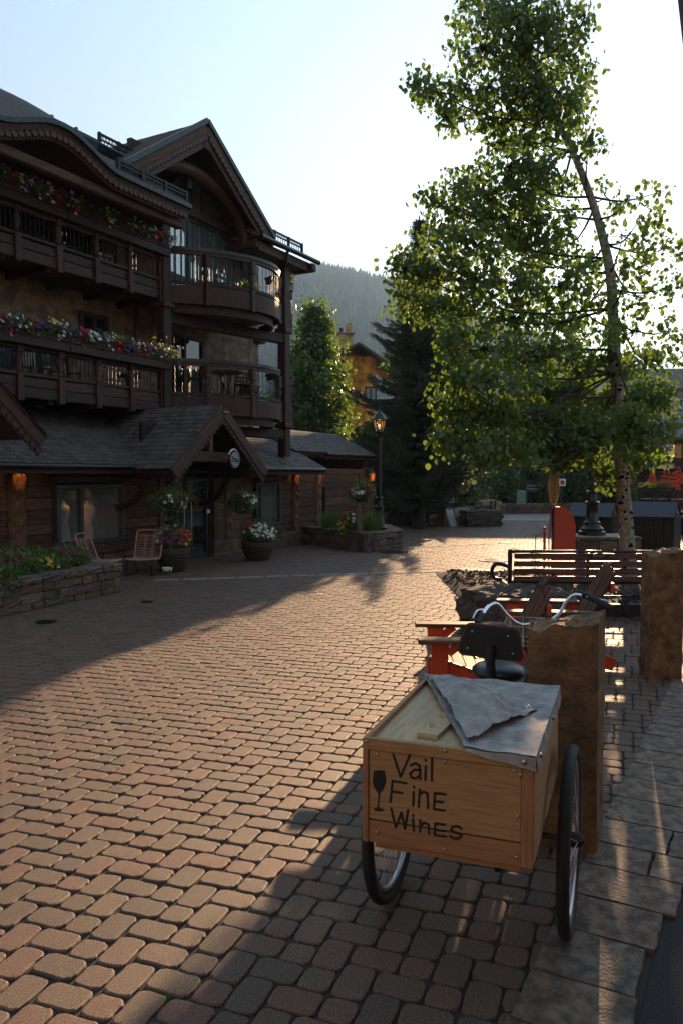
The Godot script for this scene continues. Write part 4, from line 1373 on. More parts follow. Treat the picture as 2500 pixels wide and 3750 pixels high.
func make_trees() -> void:
	spruce("tall spruce with drooping boughs rising behind the street lamp", Vector3(at(1530, 1745, 27.0).x, 0, -27.0), at(1535, 790, 27.0).y, 3.8)
	tree_at("aspen_tree", "slender sunlit aspen standing highest beside the hotel's right end", 1180, 1115, 112, 35, M.leaf_far, 2100, M.bark_pale, .12, .17, .75)
	tree_at("aspen_tree", "shorter sunlit aspen nearest the hotel's corner post", 1085, 1300, 110, 36, M.leaf_far, 1700, M.bark_pale, .1, .17)
	tree_at("aspen_tree", "sunlit aspen standing just before the orange house", 1222, 1310, 62, 37, M.leaf_far, 900, M.bark_pale, .1, .17)
	tree_at("cottonwood_tree", "tall dark cottonwood rising through the spruce boughs", 1540, 1160, 110, 32.5, M.leaf_dark, 2400, M.bark_pale, .22, .2)
	tree_at("cottonwood_tree", "dark cottonwood with a pale trunk right of the spruce", 1590, 1200, 100, 30, M.leaf_dark, 2400, M.bark_pale, .24, .2)
	tree_at("cottonwood_tree", "dark cottonwood behind the aspen's left boughs, above the sandstone blocks", 1650, 1230, 66, 29.5, M.leaf_dark, 2100, M.bark_pale, .26, .2)
	tree_at("cottonwood_tree", "low dark tree filling the gap above the far bench", 1540, 1480, 150, 33, M.leaf_dark, 1700, M.bark_pale, .12, .2)
	tree_at("cottonwood_tree", "low dark tree behind the end of the shop roof", 1360, 1560, 90, 34, M.leaf_dark, 900, M.bark_pale, .1, .2)
	tree_at("cottonwood_tree", "low dark tree before the dark inn's left end", 1690, 1560, 80, 37, M.leaf_dark, 900, M.bark_pale, .1, .2)
	var hd := [[1850, 1700], [1930, 1690], [2010, 1665], [2085, 1690], [2150, 1680], [2215, 1700], [2270, 1715]]
	var hl := ["rounded green shrub at the hedge's left end behind the far wall", "green shrub beside the dark name board in the hedge", "tall green shrub behind the spiral disc", "green shrub between spiral disc and black lamp post", "green shrub directly behind the black lamp post", "green shrub seen between lamp post and aspen trunk", "green shrub at the hedge's right end beside the iron fence"]
	for i in hd.size():
		var b := at(hd[i][0], 1745, 41.0 + (i % 2))
		b.y = 0
		leafy_tree("hedge_shrub", hl[i], "shrubs behind the far wall", b, at(hd[i][0], hd[i][1], 41).y, .75, M.leaf_dark if i % 2 else M.herb, 420, M.bark_dark, .05, .15)
	aspen()
func aspen() -> void:
	var D := 13.0
	rng.seed = 515
	var hubs := []
	var k0 := D / 15.0
	var base := at(2300, 1745, D)
	base.y = 0
	var T := thing("aspen_tree", "big leaning aspen with pale scarred trunk against the sun", "tree", Transform3D(Basis.IDENTITY, base))
	var px := [[2300, 2140], [2290, 1900], [2272, 1700], [2258, 1450], [2245, 1200], [2232, 1000], [2200, 850], [2160, 720], [2110, 590], [2055, 480], [1995, 340], [1930, 190], [1870, 40], [1830, -120]]
	var pts := []
	var rad := []
	for i in px.size():
		var p := at(px[i][0], px[i][1], D + .2 * sin(i * 1.1)) - base
		if i == 0: p.y = -.02
		pts.append(p)
		rad.append((lerpf(.145, .022, pow(i / 13.0, .85)) + (.03 if i == 0 else 0.0)) * k0)
	var sp := smooth_path(pts, 3)
	var sr := []
	for i in sp.size(): sr.append(lerpf(rad[i / 3], rad[mini(i / 3 + 1, rad.size() - 1)], (i % 3) / 3.0))
	obj("trunk", tb(sp, sr, 14), M.bark_pale, T)
	# scars and eyes on the bark
	for i in 95:
		var f := rng.randf_range(.2, 13.0)
		var k := int(f)
		var c: Vector3 = sp[k].lerp(sp[k + 1], f - k)
		var a := rng.randf_range(-.2, PI + .2)
		var o := Vector3(cos(a), 0, sin(a))
		var r0: float = lerpf(sr[k], sr[k + 1], f - k)
		var s := Shape.new()
		var w := rng.randf_range(.014, .05) * (1.5 if i % 9 == 0 else 1.0)
		s.xf = Transform3D(Basis(o.cross(Vector3.UP), Vector3.UP, o), c + o * (r0 - .004))
		s.ball(Vector3.ZERO, Vector3(w, rng.randf_range(.006, .03), .009), 8, 5)
		obj("bark_scar", s, M.bark_scar, T)
	var K := 1.5944
	var blobs := [[1060, 15, 75, 25], [1110, 45, 70, 40], [1190, 40, 90, 50], [1285, 40, 65, 60], [1340, 40, 20, 40], [1110, 110, 80, 45], [1200, 120, 80, 55], [1290, 130, 60, 55], [1345, 160, 18, 40], [985, 205, 50, 40], [1045, 215, 50, 30], [960, 190, 25, 25], [1120, 200, 70, 50], [1200, 210, 70, 55], [1280, 210, 60, 55], [1330, 230, 30, 45], [1020, 265, 35, 18], [1080, 265, 70, 25], [1160, 280, 80, 35], [1240, 280, 50, 35], [1310, 290, 40, 40], [1350, 330, 35, 28], [1215, 330, 55, 25], [1140, 325, 35, 15], [1100, 385, 50, 25], [1170, 380, 60, 30], [1240, 390, 50, 35], [1055, 420, 50, 30], [1130, 440, 80, 35], [1220, 445, 70, 45], [1290, 440, 40, 30], [990, 460, 30, 20], [1050, 480, 60, 30], [1140, 500, 80, 40], [1230, 510, 80, 40], [1310, 500, 45, 40], [1390, 450, 35, 45], [1440, 455, 35, 22], [1515, 440, 25, 20], [1470, 500, 45, 25], [1430, 540, 55, 35], [1000, 530, 50, 30], [1080, 555, 80, 40], [1180, 570, 90, 45], [1280, 570, 70, 40], [1350, 590, 45, 35], [1440, 610, 75, 40], [1520, 570, 45, 50], [930, 620, 45, 40], [1000, 620, 70, 45], [1090, 640, 80, 45], [1190, 650, 85, 45], [1290, 655, 70, 45], [1370, 680, 50, 40], [1460, 680, 75, 40], [1535, 660, 40, 50], [925, 680, 40, 35], [990, 700, 70, 40], [1080, 720, 80, 45], [1180, 730, 85, 45], [1280, 740, 75, 45], [1370, 760, 60, 40], [1460, 760, 75, 45], [1535, 760, 35, 45], [1040, 780, 50, 35], [1110, 800, 80, 40], [1210, 810, 90, 45], [1310, 820, 75, 45], [1400, 840, 60, 40], [1490, 830, 75, 45], [1060, 870, 50, 30], [1130, 880, 80, 40], [1220, 890, 80, 45], [1320, 900, 75, 45], [1410, 920, 60, 40], [1500, 910, 65, 45], [1045, 935, 50, 30], [1110, 950, 70, 35], [1200, 960, 80, 40], [1300, 970, 70, 40], [1400, 990, 60, 35], [1480, 980, 65, 40], [1010, 995, 35, 18], [1080, 1010, 60, 28], [1160, 1030, 60, 30], [1110, 1065, 35, 14], [1235, 1035, 45, 25], [1300, 1030, 40, 22], [1355, 1035, 35, 20], [1285, 1070, 18, 12], [1480, 1050, 40, 22], [1385, 1090, 20, 28], [1260, 1010, 50, 28], [1215, 1015, 40, 28], [1330, 1000, 50, 32], [1270, 1048, 40, 16], [1310, 985, 60, 30], [1235, 165, 45, 40], [1262, 235, 40, 35], [1205, 90, 45, 40], [1180, 40, 40, 30]]
	var leaves := []
	var limbs := Shape.new()
	var main_limbs := 0
	for b in blobs:
		var c := at(b[0] * K, b[1] * K, D) - base
		var rx: float = b[2] * K / FOCAL * D
		var ry: float = b[3] * K / FOCAL * D
		# depth: the crown is about as deep as it is wide at this height
		var half := 1.0 + 1.9 * clampf((8.0 - c.y) / 6.8, 0, 1)
		var off := absf(c.x - sp[clampi(int(c.y / (10.5 * k0) * 36.0), 0, sp.size() - 1)].x) / (4.6 * k0)
		var dz := half * sqrt(maxf(0.05, 1.0 - off * off)) * rng.randf_range(-1, 1)
		var dd := -base.z - dz
		if (b[0] < 1160 and b[1] > 840) or (b[0] < 1200 and b[1] > 965): dd = -base.z - 2.2 - rng.randf() * .9
		if b[0] >= 1200 and b[0] < 1420 and b[1] > 930: dd = -base.z - rng.randf_range(-.3, .7)
		if b[1] < 260 and b[0] > 1170 and b[0] < 1285: dd = -base.z - rng.randf_range(.35, .7)
		c = at(b[0] * K, b[1] * K, dd) - base
		# limb from the trunk, leaving lower than the clump
		var best := 0
		for i in sp.size():
			if sp[i].y < maxf(c.y - .25 * absf(c.x - sp[i].x) - .1, 2.3 + .25 * c.y): best = i
		best = mini(best + rng.randi() % 4, sp.size() - 2)
		var a: Vector3 = sp[best]
		var thin := 1.0
		for hb in hubs:
			if hb.distance_to(c) < minf(1.1, a.distance_to(c) * .7) and hb.y < c.y + .15:
				a = hb
				thin = .55
		hubs.append(c)
		var m := a.lerp(c, .5) + Vector3(rng.randf_range(-.06, .06), -.1 * a.distance_to(c), rng.randf_range(-.06, .06))
		var rr := []
		for w in [.024, .021, .018, .015, .011, .008, .004]: rr.append(w * thin)
		limbs.tube(smooth_path([a, m, c], 3), rr, 5)
		var n := int(clampf(rx * ry / (k0 * k0) * (1750.0 if b[1] < 330 else 2200.0), 120, 900) * (0.36 if b[0] > 1300 and b[1] > 400 and b[1] < 800 else (1.9 if b[1] > 860 and b[0] > 1170 else 1.0)))
		var twigs := []
		for k in maxi(4, n / 17):
			var e := rand_in_ball() * Vector3(rx, ry, (rx + ry) * .6)
			twigs.append(c + e)
			limbs.tube([c - e * .2, c + e * .5 + Vector3(0, -.03, 0), c + e], [.008, .006, .003], 3, false)
		for k in n:
			var w: Vector3 = twigs[k % twigs.size()]
			var q := w + Vector3(rng.randfn(), rng.randfn(), rng.randfn()) * .092
			if q.y < 1.93 and b[0] != 1385: continue
			var bs := Basis.from_euler(Vector3(rng.randf_range(.6, 2.2), rng.randf() * TAU, rng.randf_range(-.6, .6)))
			leaves.append(Transform3D(bs.scaled(Vector3.ONE * rng.randf_range(.55, 1.25)), q))
	obj("limbs", limbs, M.bark_dark, T).set_meta("kind", "stuff")
	print("aspen leaves ", leaves.size())
	many("crown", leaf_mesh(.074), M.leaf, T, leaves)

# ---- flowers, pots, chairs and signs before the hotel -------------------------
func blossom() -> ArrayMesh:
	var s := Shape.new()
	for k in 5:
		var t := TAU * k / 5
		var a := Vector3(cos(t - .55), .22, sin(t - .55))
		var b := Vector3(cos(t) * 1.12, .3, sin(t) * 1.12)
		var c := Vector3(cos(t + .55), .22, sin(t + .55))
		s.tri(Vector3.ZERO, c * .5, b * .5)
		s.tri(Vector3.ZERO, b * .5, a * .5)
	return s.mesh()
func sprig() -> ArrayMesh:
	var s := Shape.new()
	var r := RandomNumberGenerator.new()
	r.seed = 9
	for i in 9:
		s.xf = Transform3D(Basis.from_euler(Vector3(r.randf() * TAU, r.randf() * TAU, r.randf())), Vector3(r.randfn(), r.randfn(), r.randfn()) * .03)
		s.tri(Vector3(-.014, 0, 0), Vector3(0, .004, -.028), Vector3(.014, 0, 0))
		s.tri(Vector3(-.014, 0, 0), Vector3(.014, 0, 0), Vector3(0, .004, .03))
	return s.mesh()
# a mass of flowers in an ellipsoid; patches of one colour each
func flowers(T: Node3D, c: Vector3, r: Vector3, leaves: int, patches: Array, size := .05) -> void:
	var lv := []
	for i in leaves:
		var p := rand_in_ball()
		lv.append(Transform3D(Basis.from_euler(Vector3(rng.randf() * TAU, rng.randf() * TAU, 0)).scaled(Vector3.ONE * rng.randf_range(.8, 1.5)), c + p * r))
	many("foliage", sprig(), M.herb, T, lv)
	var by := {}
	for pt in patches:   # [material, centre -1..1, spread, count]
		var o: Vector3 = pt[1]
		for k in pt[3]:
			var d = (o + Vector3(rng.randfn(), rng.randfn(), rng.randfn()) * pt[2])
			if d.length() > 1.0: d = d.normalized() * rng.randf_range(.92, 1.12)
			var up = (d * Vector3(1, .8, 1) + Vector3(0, .35, .5)).normalized()
			var x = up.cross(Vector3(.3, .2, 1)).normalized()
			var b := Basis(x, up, x.cross(up)) * Basis(Vector3.UP, rng.randf() * TAU)
			if not by.has(pt[0]): by[pt[0]] = []
			by[pt[0]].append(Transform3D(b.scaled(Vector3.ONE * size * rng.randf_range(.75, 1.15)), c + d * r))
	for k in by: many(k.replace("petal_", "") + "_blossoms", blossom(), M[k], T, by[k])
func porch_chair(label: String, xf: Transform3D, rocker: bool) -> void:
	var T := thing("rocking_chair" if rocker else "balcony_chair", label, "chair", xf, "chairs on the hotel balconies")
	var m: Material = M.bin_board
	obj("seat", bx(Vector3(0, .38, 0), Vector3(.48, .04, .44), .01), m, T)
	for x in [-.22, .22]:
		obj("leg", bar(Vector3(x, .02, .2), Vector3(x, .56, .2), .04, .04), m, T)
		obj("leg", bar(Vector3(x, .02, -.18), Vector3(x, 1.05, -.3), .04, .04), m, T)
		obj("arm", bar(Vector3(x, .57, .24), Vector3(x, .6, -.24), .06, .03), m, T)
		if rocker: obj("rocker", tb(smooth_path([Vector3(x, .05, .38), Vector3(x, .02, 0), Vector3(x, .06, -.45)]), .02, 5), m, T)
	for k in 6: obj("back_slat", bar(Vector3(-.16 + k * .064, .42, -.2), Vector3(-.16 + k * .064, 1.0, -.29), .04, .014), m, T)
	obj("top_rail", bar(Vector3(-.23, 1.02, -.3), Vector3(.23, 1.02, -.3), .03, .1), m, T)
func wicker_chair(label: String, xf: Transform3D) -> void:
	var T := thing("wicker_chair", label, "chair", xf, "wicker chairs outside the shop")
	var side := func(x: float) -> Array: return [Vector3(x, .74, -.33), Vector3(x, .6, -.29), Vector3(x, .36, -.19), Vector3(x, .285, -.12), Vector3(x, .3, .1), Vector3(x, .315, .28)]
	var rim := [Vector3(.0, .285, .33), Vector3(-.2, .3, .32), Vector3(-.25, .315, .24)]
	var l: Array = side.call(-.25)
	l.reverse()
	rim = [Vector3(0, .3, .33), Vector3(-.2, .31, .325)] + l + [Vector3(-.2, .79, -.345), Vector3(0, .8, -.35), Vector3(.2, .79, -.345)] + side.call(.25) + [Vector3(.2, .31, .325), Vector3(0, .3, .33)]
	obj("frame", tb(smooth_path(rim), .014, 6), M.rattan, T)
	var prof: Array = smooth_path(side.call(0.0), 6)
	for i in range(1, prof.size(), 1):
		var p: Vector3 = prof[i]
		var sag := Vector3(0, -.02, -.015)
		obj("cane", tb([Vector3(-.25, p.y, p.z), Vector3(-.1, p.y, p.z) + sag, Vector3(.1, p.y, p.z) + sag, Vector3(.25, p.y, p.z)], .0055, 4), M.rattan, T)
	for x in [-.09, -.06, .06, .09]:
		var q := []
		for p in prof: q.append(Vector3(x, p.y - .02, p.z - .018))
		obj("rib", tb(q, .006, 4), M.rattan, T)
	for x in [-.23, .23]: obj("leg", tb([Vector3(x, .28, .22), Vector3(x, .012, .28), Vector3(x, .012, -.26), Vector3(x, .28, -.14)], .011, 6), M.iron, T)
func flower_pot(label: String, pos: Vector3, r: float, h: float, patches: Array) -> void:
	var T := thing("flower_pot", label, "flower pot", Transform3D(Basis.IDENTITY, pos), "big flower pots beside the shop door")
	var s := Shape.new()
	var prof := [Vector2(0, 0), Vector2(r * .62, 0), Vector2(r * .66, .02)]
	for k in 9:
		var t := (k + 1) / 9.0
		prof.append(Vector2(r * (.66 + .34 * sin(t * PI * .55)), h * t - .012))
		prof.append(Vector2(r * (.66 + .34 * sin(t * PI * .55)) - .008, h * t))
	prof += [Vector2(r * 1.02, h + .02), Vector2(r * .9, h + .02), Vector2(r * .86, h - .06), Vector2(0, h - .06)]
	s.lathe(Vector3.ZERO, prof, 24)
	obj("pot", s, M.terracotta, T)
	flowers(T, Vector3(0, h + .14, 0), Vector3(r * 1.05, .26, r * 1.05), 420, patches, .062)
func hanging_basket(label: String, xf: Transform3D, hook: float, patches: Array) -> void:
	var T := thing("hanging_basket", label, "flower basket", xf, "hanging flower baskets")
	var s := Shape.new()
	s.lathe(Vector3(0, -.24, 0), [Vector2(0, 0), Vector2(.12, .02), Vector2(.2, .12), Vector2(.23, .22), Vector2(.21, .22), Vector2(0, .18)], 16)
	obj("basket", s, M.terracotta, T)
	for k in 3: obj("chain", tb([Vector3(cos(k * 2.1) * .21, -.02, sin(k * 2.1) * .21), Vector3(0, hook, 0)], .005, 4), M.iron, T)
	flowers(T, Vector3(0, .02, 0), Vector3(.29, .2, .29), 330, patches, .055)
func stones_along(T: Node3D, a: Vector3, b: Vector3, h: float, depth: float, cell := .26) -> void:
	var d := (b - a)
	var L := d.length()
	d = d.normalized()
	var nrm := d.cross(Vector3.UP)
	obj("core", bar(a + Vector3(0, h / 2 - .01, 0) - nrm * depth * .5, b + Vector3(0, h / 2 - .01, 0) - nrm * depth * .5, depth * .8, h - .04), M.mortar, T)
	var y := 0.0
	while y < h - .03:
		var hh := minf(rng.randf_range(cell * .38, cell * .85), h - y)
		var x := 0.0
		var cap := y + hh > h - .06
		while x < L - .02:
			var w := minf(rng.randf_range(cell * .6, cell * 1.7) * (1.5 if cap else 1.0), L - x)
			if L - x - w < .08: w = L - x
			var s := Shape.new()
			s.stone(Vector3.ZERO, Vector3(w - .008, hh - .008, (depth + .08) if cap else .17), .13, rng.randi(), 4, .16)
			var c := a + d * (x + w / 2) + Vector3(0, y + hh / 2, 0) - nrm * (depth * .45 if cap else .06 + rng.randf_range(-.02, .02))
			obj("stone", s, M["wall_stone_%d" % (rng.randi() % 5)], T, Transform3D(Basis(d, Vector3.UP, nrm), c))
			x += w
		y += hh
func grass_tuft(T: Node3D, c: Vector3, r: float, h: float, n: int) -> void:
	var s := Shape.new()
	for i in n:
		var a := rng.randf() * TAU
		var o := Vector3(cos(a), 0, sin(a))
		var p := c + o * r * rng.randf() * .5
		var tip := p + o * r * rng.randf() + Vector3(0, h * rng.randf_range(.6, 1.1), 0)
		var sd := o.cross(Vector3.UP) * .007
		var mid := p.lerp(tip, .55) + Vector3(0, h * .12, 0)
		s.tri(p - sd, p + sd, mid + sd)
		s.tri(p - sd, mid + sd, mid - sd)
		s.tri(mid - sd, mid + sd, tip)
	var g := obj("grass_blades", s, M.herb, T)
	g.set_meta("kind", "stuff")
func make_hotel_front() -> void:
	var W := "petal_white"
	var R := "petal_red"
	var P := "petal_purple"
	var Y := "petal_yellow"
	var D := "petal_dark"
	# flower boxes on the two balconies
	for lv in [[5.52, "long timber flower box in bloom along the upper balcony"], [3.16, "long timber flower box in bloom along the lower balcony"]]:
		var b: float = lv[0]
		var T := thing("flower_box", lv[1], "flower box", hotel_frame * Transform3D(Basis.IDENTITY, Vector3(-5.3, b + .9, -.2)), "balcony flower boxes")
		for k in 3:
			var x0 := -4.1 + k * 2.74
			for r in 2: obj("board", bx(Vector3(x0 + 1.36, .07 + r * .155, .05), Vector3(2.72, .15, .035), .008), tm(), T)
			obj("board", bx(Vector3(x0 + 1.36, .14, -.16), Vector3(2.72, .28, .03)), tm(), T)
		obj("bottom", bx(Vector3(0, .01, -.05), Vector3(8.2, .03, .2)), M.timber_2, T)
		obj("soil", bx(Vector3(0, .24, -.055), Vector3(8.18, .04, .19)), M.soil, T)
		var lv2 := []
		for i in 1500: lv2.append(Transform3D(Basis.from_euler(Vector3(rng.randf() * TAU, rng.randf() * TAU, 0)).scaled(Vector3.ONE * rng.randf_range(.7, 1.3)), Vector3(rng.randf_range(-4.1, 4.15), .33 + rng.randfn() * .05, .02 + rng.randfn() * .07)))
		many("foliage", sprig(), M.herb, T, lv2)
		var by := {W: [], R: [], P: [], Y: []}
		var x := -4.1
		var i := 0
		while x < 4.15:
			var col: String = [R, P, W, R, P, Y, W, P, R, W, P, W][(i + (0 if b > 5 else 5)) % 12]
			var cnt := 19 if col != Y else 14
			for k in cnt:
				var q := Vector3(x + rng.randfn() * .11, .36 + rng.randfn() * .055 + (.13 if col == Y and b < 5 else 0.0), .07 + absf(rng.randfn()) * .06)
				if rng.randf() < .2: q.y -= .12
				var up := Vector3(rng.randfn() * .4, .5, 1).normalized()
				var xx := up.cross(Vector3.UP).normalized()
				by[col].append(Transform3D(Basis(xx, up, xx.cross(up)).scaled(Vector3.ONE * rng.randf_range(.046, .074) * (.7 if col == Y else 1.0)), q))
			x += rng.randf_range(.16, .26)
			i += 1
		for k in by: many(k.replace("petal_", "") + "_blossoms", blossom(), M[k], T, by[k])
	# chairs and tables on the balconies
	var n := 0
	for c in [[-4.0, "dark rocking chair behind the upper balcony's first bay in view"], [-3.3, "dark rocking chair in the middle of the upper balcony"], [-2.45, "dark rocking chair nearest the bow on the upper balcony"]]:
		porch_chair(c[1], hotel_frame * Transform3D(Basis(Vector3.UP, .9 + n * .2).scaled(Vector3.ONE * .85), Vector3(c[0], 5.69, -.95)), true)
		n += 1
	for c in [[-4.7, "low dark chair at the lower balcony's left end"], [-4.0, "low dark chair second from left on the lower balcony"], [-3.3, "low dark chair beside the dark window on the lower balcony"]]:
		porch_chair(c[1], hotel_frame * Transform3D(Basis(Vector3.UP, -.9 + n * .15).scaled(Vector3.ONE * .82), Vector3(c[0], 3.33, -.95)), false)
		n += 1
	for t in [[-1.75, -.8, .55, .25, "small round iron cafe table at the lower balcony's right end"], [.35, .1, .82, .42, "high round table with pale top on the bowed lower balcony"]]:
		var T := thing("balcony_table", t[4], "table", hotel_frame * Transform3D(Basis.IDENTITY, Vector3(t[0], 3.33, t[1])))
		var s := Shape.new()
		s.lathe(Vector3(0, t[2], 0), [Vector2(0, 0), Vector2(t[3], 0), Vector2(t[3] + .01, .02), Vector2(t[3], .045), Vector2(0, .045)], 20)
		obj("top", s, M.iron if t[3] < .3 else M.pale_stone, T)
		for k in 4:
			var o := Vector3(cos(k * TAU / 4 + .4), 0, sin(k * TAU / 4 + .4))
			obj("leg", tb(smooth_path([o * t[3] * .35 + Vector3(0, t[2], 0), o * t[3] * .25 + Vector3(0, t[2] * .5, 0), o * t[3] * .7]), .018, 5), M.iron, T)
		for k in 2: obj("brace", tb([Vector3(cos(k * 1.6) * t[3] * .5, .12, sin(k * 1.6) * t[3] * .5), Vector3(-cos(k * 1.6) * t[3] * .3, t[2] * .8, -sin(k * 1.6) * t[3] * .3)], .014, 5), M.iron, T)
	for s2 in [[-.55, .0, .6, "tall stool left of the high table on the bowed balcony"], [.95, .2, -.4, "tall stool right of the high table on the bowed balcony"]]:
		var T := thing("bar_stool", s2[3], "stool", hotel_frame * Transform3D(Basis(Vector3.UP, s2[2]), Vector3(s2[0], 3.33, s2[1])), "stools on the bowed balcony")
		obj("seat", bx(Vector3(0, .6, 0), Vector3(.34, .04, .34), .01), M.bin_board, T)
		for a in [-1, 1]:
			for b in [-1, 1]: obj("leg", bar(Vector3(a * .2, 0, b * .2), Vector3(a * .14, .6 if b > 0 else .92, b * .14), .035, .035), M.bin_board, T)
		for k in 3: obj("back_slat", bx(Vector3(0, .7 + k * .09, -.14), Vector3(.28, .04, .02)), M.bin_board, T)
	for f in [[.0, 1.0, 3.33, "red flowers in a dark pot on the bowed lower balcony", R], [.9, .25, 5.69, "mixed flowers in a dark pot on the bowed upper balcony", P]]:
		var T := thing("balcony_flowers", f[3], "flower pot", hotel_frame * Transform3D(Basis.IDENTITY, Vector3(1.25, f[2], .1)))
		var s := Shape.new()
		s.lathe(Vector3.ZERO, [Vector2(0, 0), Vector2(.15, 0), Vector2(.2, .3), Vector2(.17, .3), Vector2(0, .27)], 14)
		obj("pot", s, M.terracotta, T)
		flowers(T, Vector3(0, .45, 0), Vector3(.24, .2, .24), 160, [[f[4], Vector3(0, .3, .3), .6, 34], [W, Vector3(.5, 0, .3), .3, 8]], .05)
	for f in [[5.52, "red and pink flowers topping the upper side balcony's planter"], [3.16, "white flowers topping the lower side balcony's planter"]]:
		var T := thing("planter_flowers", f[1], "flowers", hotel_frame * Transform3D(Basis.IDENTITY, Vector3(2.75, f[0] + 1.17, .2)))
		flowers(T, Vector3(0, .1, 0), Vector3(.2, .1, .12), 70, [[R if f[0] > 5 else W, Vector3(0, .3, .3), .6, 30]], .06)
	# the oval shop sign
	var S := thing("oval_sign", "dark oval hanging sign with pale face under entrance gable", "sign", hotel_frame * Transform3D(Basis(Vector3.UP, .22), Vector3(-1.62, 2.13, 1.78)))
	for o in [["rim", .235, .175, .05, M.black_paint], ["face", .21, .145, .064, M.sign_face]]:
		var s := Shape.new()
		var poly := PackedVector2Array()
		for k in 28: poly.append(Vector2(cos(TAU * k / 28) * o[1], sin(TAU * k / 28) * o[2]))
		s.prism(poly, -o[3] / 2, o[3] / 2)
		obj(o[0], s, o[4], S)
	var hood := []
	for k in 9: hood.append(Vector3(cos(PI * (.15 + .7 * k / 8.0)) * .27, sin(PI * (.15 + .7 * k / 8.0)) * .2, 0))
	obj("hood", tb(hood, .018, 6), M.dull_metal, S)
	obj("bracket", tb([Vector3(-.22, .02, 0), Vector3(-.36, .05, -.1), Vector3(-.38, .05, -.3)], .022, 6), M.siding_3, S)
	var tmh := TextMesh.new()
	var font := SystemFont.new()
	font.font_names = PackedStringArray(["Droid Serif"])
	font.font_italic = true
	tmh.font = font
	tmh.text = "Pano"
	tmh.font_size = 20
	tmh.pixel_size = .0074
	tmh.depth = .006
	obj("lettering", tmh, M.ink, S, Transform3D(Basis.from_euler(Vector3(0, 0, -.04)), Vector3(0, .0, .035)))
	# wall spots over the carvings and lamps in the shop window
	var warm := Color(1.0, .56, .2)
	var bulb := glow("warm_bulb", warm, .6)
	for l in [[-5.27, 1.86, .2, "small spot lamp over the left carved pillar", .005], [3.42, 1.86, .2, "small spot lamp over the carved pillar right of the shop window", .005], [4.6, 1.86, .2, "small spot lamp over the last carved pillar of the front", .003]]:
		var T := thing("wall_lamp", l[3], "lamp", hotel_frame * Transform3D(Basis.IDENTITY, Vector3(l[0], l[1], l[2])), "small lamps under the shop eave")
		obj("arm", tb([Vector3(0, .04, -.18), Vector3(0, .04, 0)], .012, 6), M.iron, T)
		var s := Shape.new()
		s.lathe(Vector3(0, 0, 0), [Vector2(.012, .06), Vector2(.035, .04), Vector2(.045, -.03), Vector2(.04, -.03), Vector2(.0, .03)], 12)
		obj("shade", s, M.iron, T)
		var bs := Shape.new()
		bs.ball(Vector3(0, -.015, 0), Vector3.ONE * .018, 8, 6)
		obj("lamp_bulb", bs, bulb, T)
		var li := OmniLight3D.new()
		li.name = "lamp_light"
		li.light_color = Color(1.0, .66, .32)
		li.light_energy = l[4]
		li.light_size = .02
		li.omni_range = 6
		li.shadow_enabled = true
		li.position = Vector3(0, -.05, 0)
		T.add_child(li)
	for l in [[-3.62, 1.42, -.5, "warm straw lamp shade hanging in the left shop window", .007], [-3.15, 1.45, -.65, "warm lamp shade over the mannequin in the left shop window", .005]]:
		var T := thing("window_lamp", l[3], "lamp", hotel_frame * Transform3D(Basis.IDENTITY, Vector3(l[0], l[1], l[2])))
		var s := Shape.new()
		s.lathe(Vector3.ZERO, [Vector2(.05, .12), Vector2(.09, .08), Vector2(.15, -.06), Vector2(.145, -.06), Vector2(.045, .11)], 16)
		obj("lamp_shade", s, M.cloth_cream, T)
		obj("cord", tb([Vector3(0, .12, 0), Vector3(0, .55, 0)], .004, 4), M.iron, T)
		var bs := Shape.new()
		bs.ball(Vector3(0, 0, 0), Vector3.ONE * .025, 8, 6)
		obj("lamp_bulb", bs, bulb, T)
		var li := OmniLight3D.new()
		li.name = "lamp_light"
		li.light_color = Color(1.0, .7, .38)
		li.light_energy = l[4]
		li.light_size = .03
		li.omni_range = 6
		li.shadow_enabled = true
		li.position = Vector3(0, -.03, 0)
		T.add_child(li)
	for mq in [[-3.2, -.55, "cream draped mannequin at the right of the left shop window", M.cloth_cream], [-3.66, -.7, "grey dressed mannequin below the straw lamp in the shop window", M.sign_face], [-4.25, -.5, "blue dressed mannequin in the narrow pane of the shop window", mat("blue_cloth", Color(.06, .09, .2), .8)]]:
		var T := thing("mannequin", mq[2], "mannequin", hotel_frame * Transform3D(Basis.IDENTITY, Vector3(mq[0], .53, mq[1])), "mannequins in the shop window")
		var s := Shape.new()
		s.lathe(Vector3.ZERO, [Vector2(.13, .0), Vector2(.12, .2), Vector2(.1, .34), Vector2(.085, .42), Vector2(.12, .58), Vector2(.13, .66), Vector2(.1, .72), Vector2(.04, .75), Vector2(.035, .8), Vector2(0, .81)], 14)
		obj("torso", s, mq[3], T)
	# pots, baskets
	flower_pot("dark round pot of white, purple and red flowers left of the shop door", Vector3(-3.2, 0, -14.9), .33, .46, [[W, Vector3(-.7, .4, .3), .3, 40], [W, Vector3(-.1, .8, .3), .25, 20], [P, Vector3(.0, .1, .8), .4, 34], [R, Vector3(.7, .4, .3), .3, 34], [D, Vector3(.4, -.1, .8), .3, 26], [Y, Vector3(.8, -.2, .5), .2, 10]])
	flower_pot("dark round pot of white and red flowers right of the shop door", Vector3(-1.8, 0, -16.9), .36, .4, [[W, Vector3(.1, .5, .7), .4, 52], [W, Vector3(.8, .1, .4), .25, 34], [R, Vector3(-.5, .7, .2), .4, 38], [R, Vector3(.8, .4, .1), .2, 16]])
	hanging_basket("hanging basket of red and white flowers left of the shop door", hotel_frame * Transform3D(Basis.IDENTITY, Vector3(-2.98, 1.32, 1.35)), .6, [[R, Vector3(.4, .5, .5), .4, 44], [W, Vector3(-.7, .3, .5), .2, 10], [W, Vector3(.2, -.1, .8), .3, 16]])
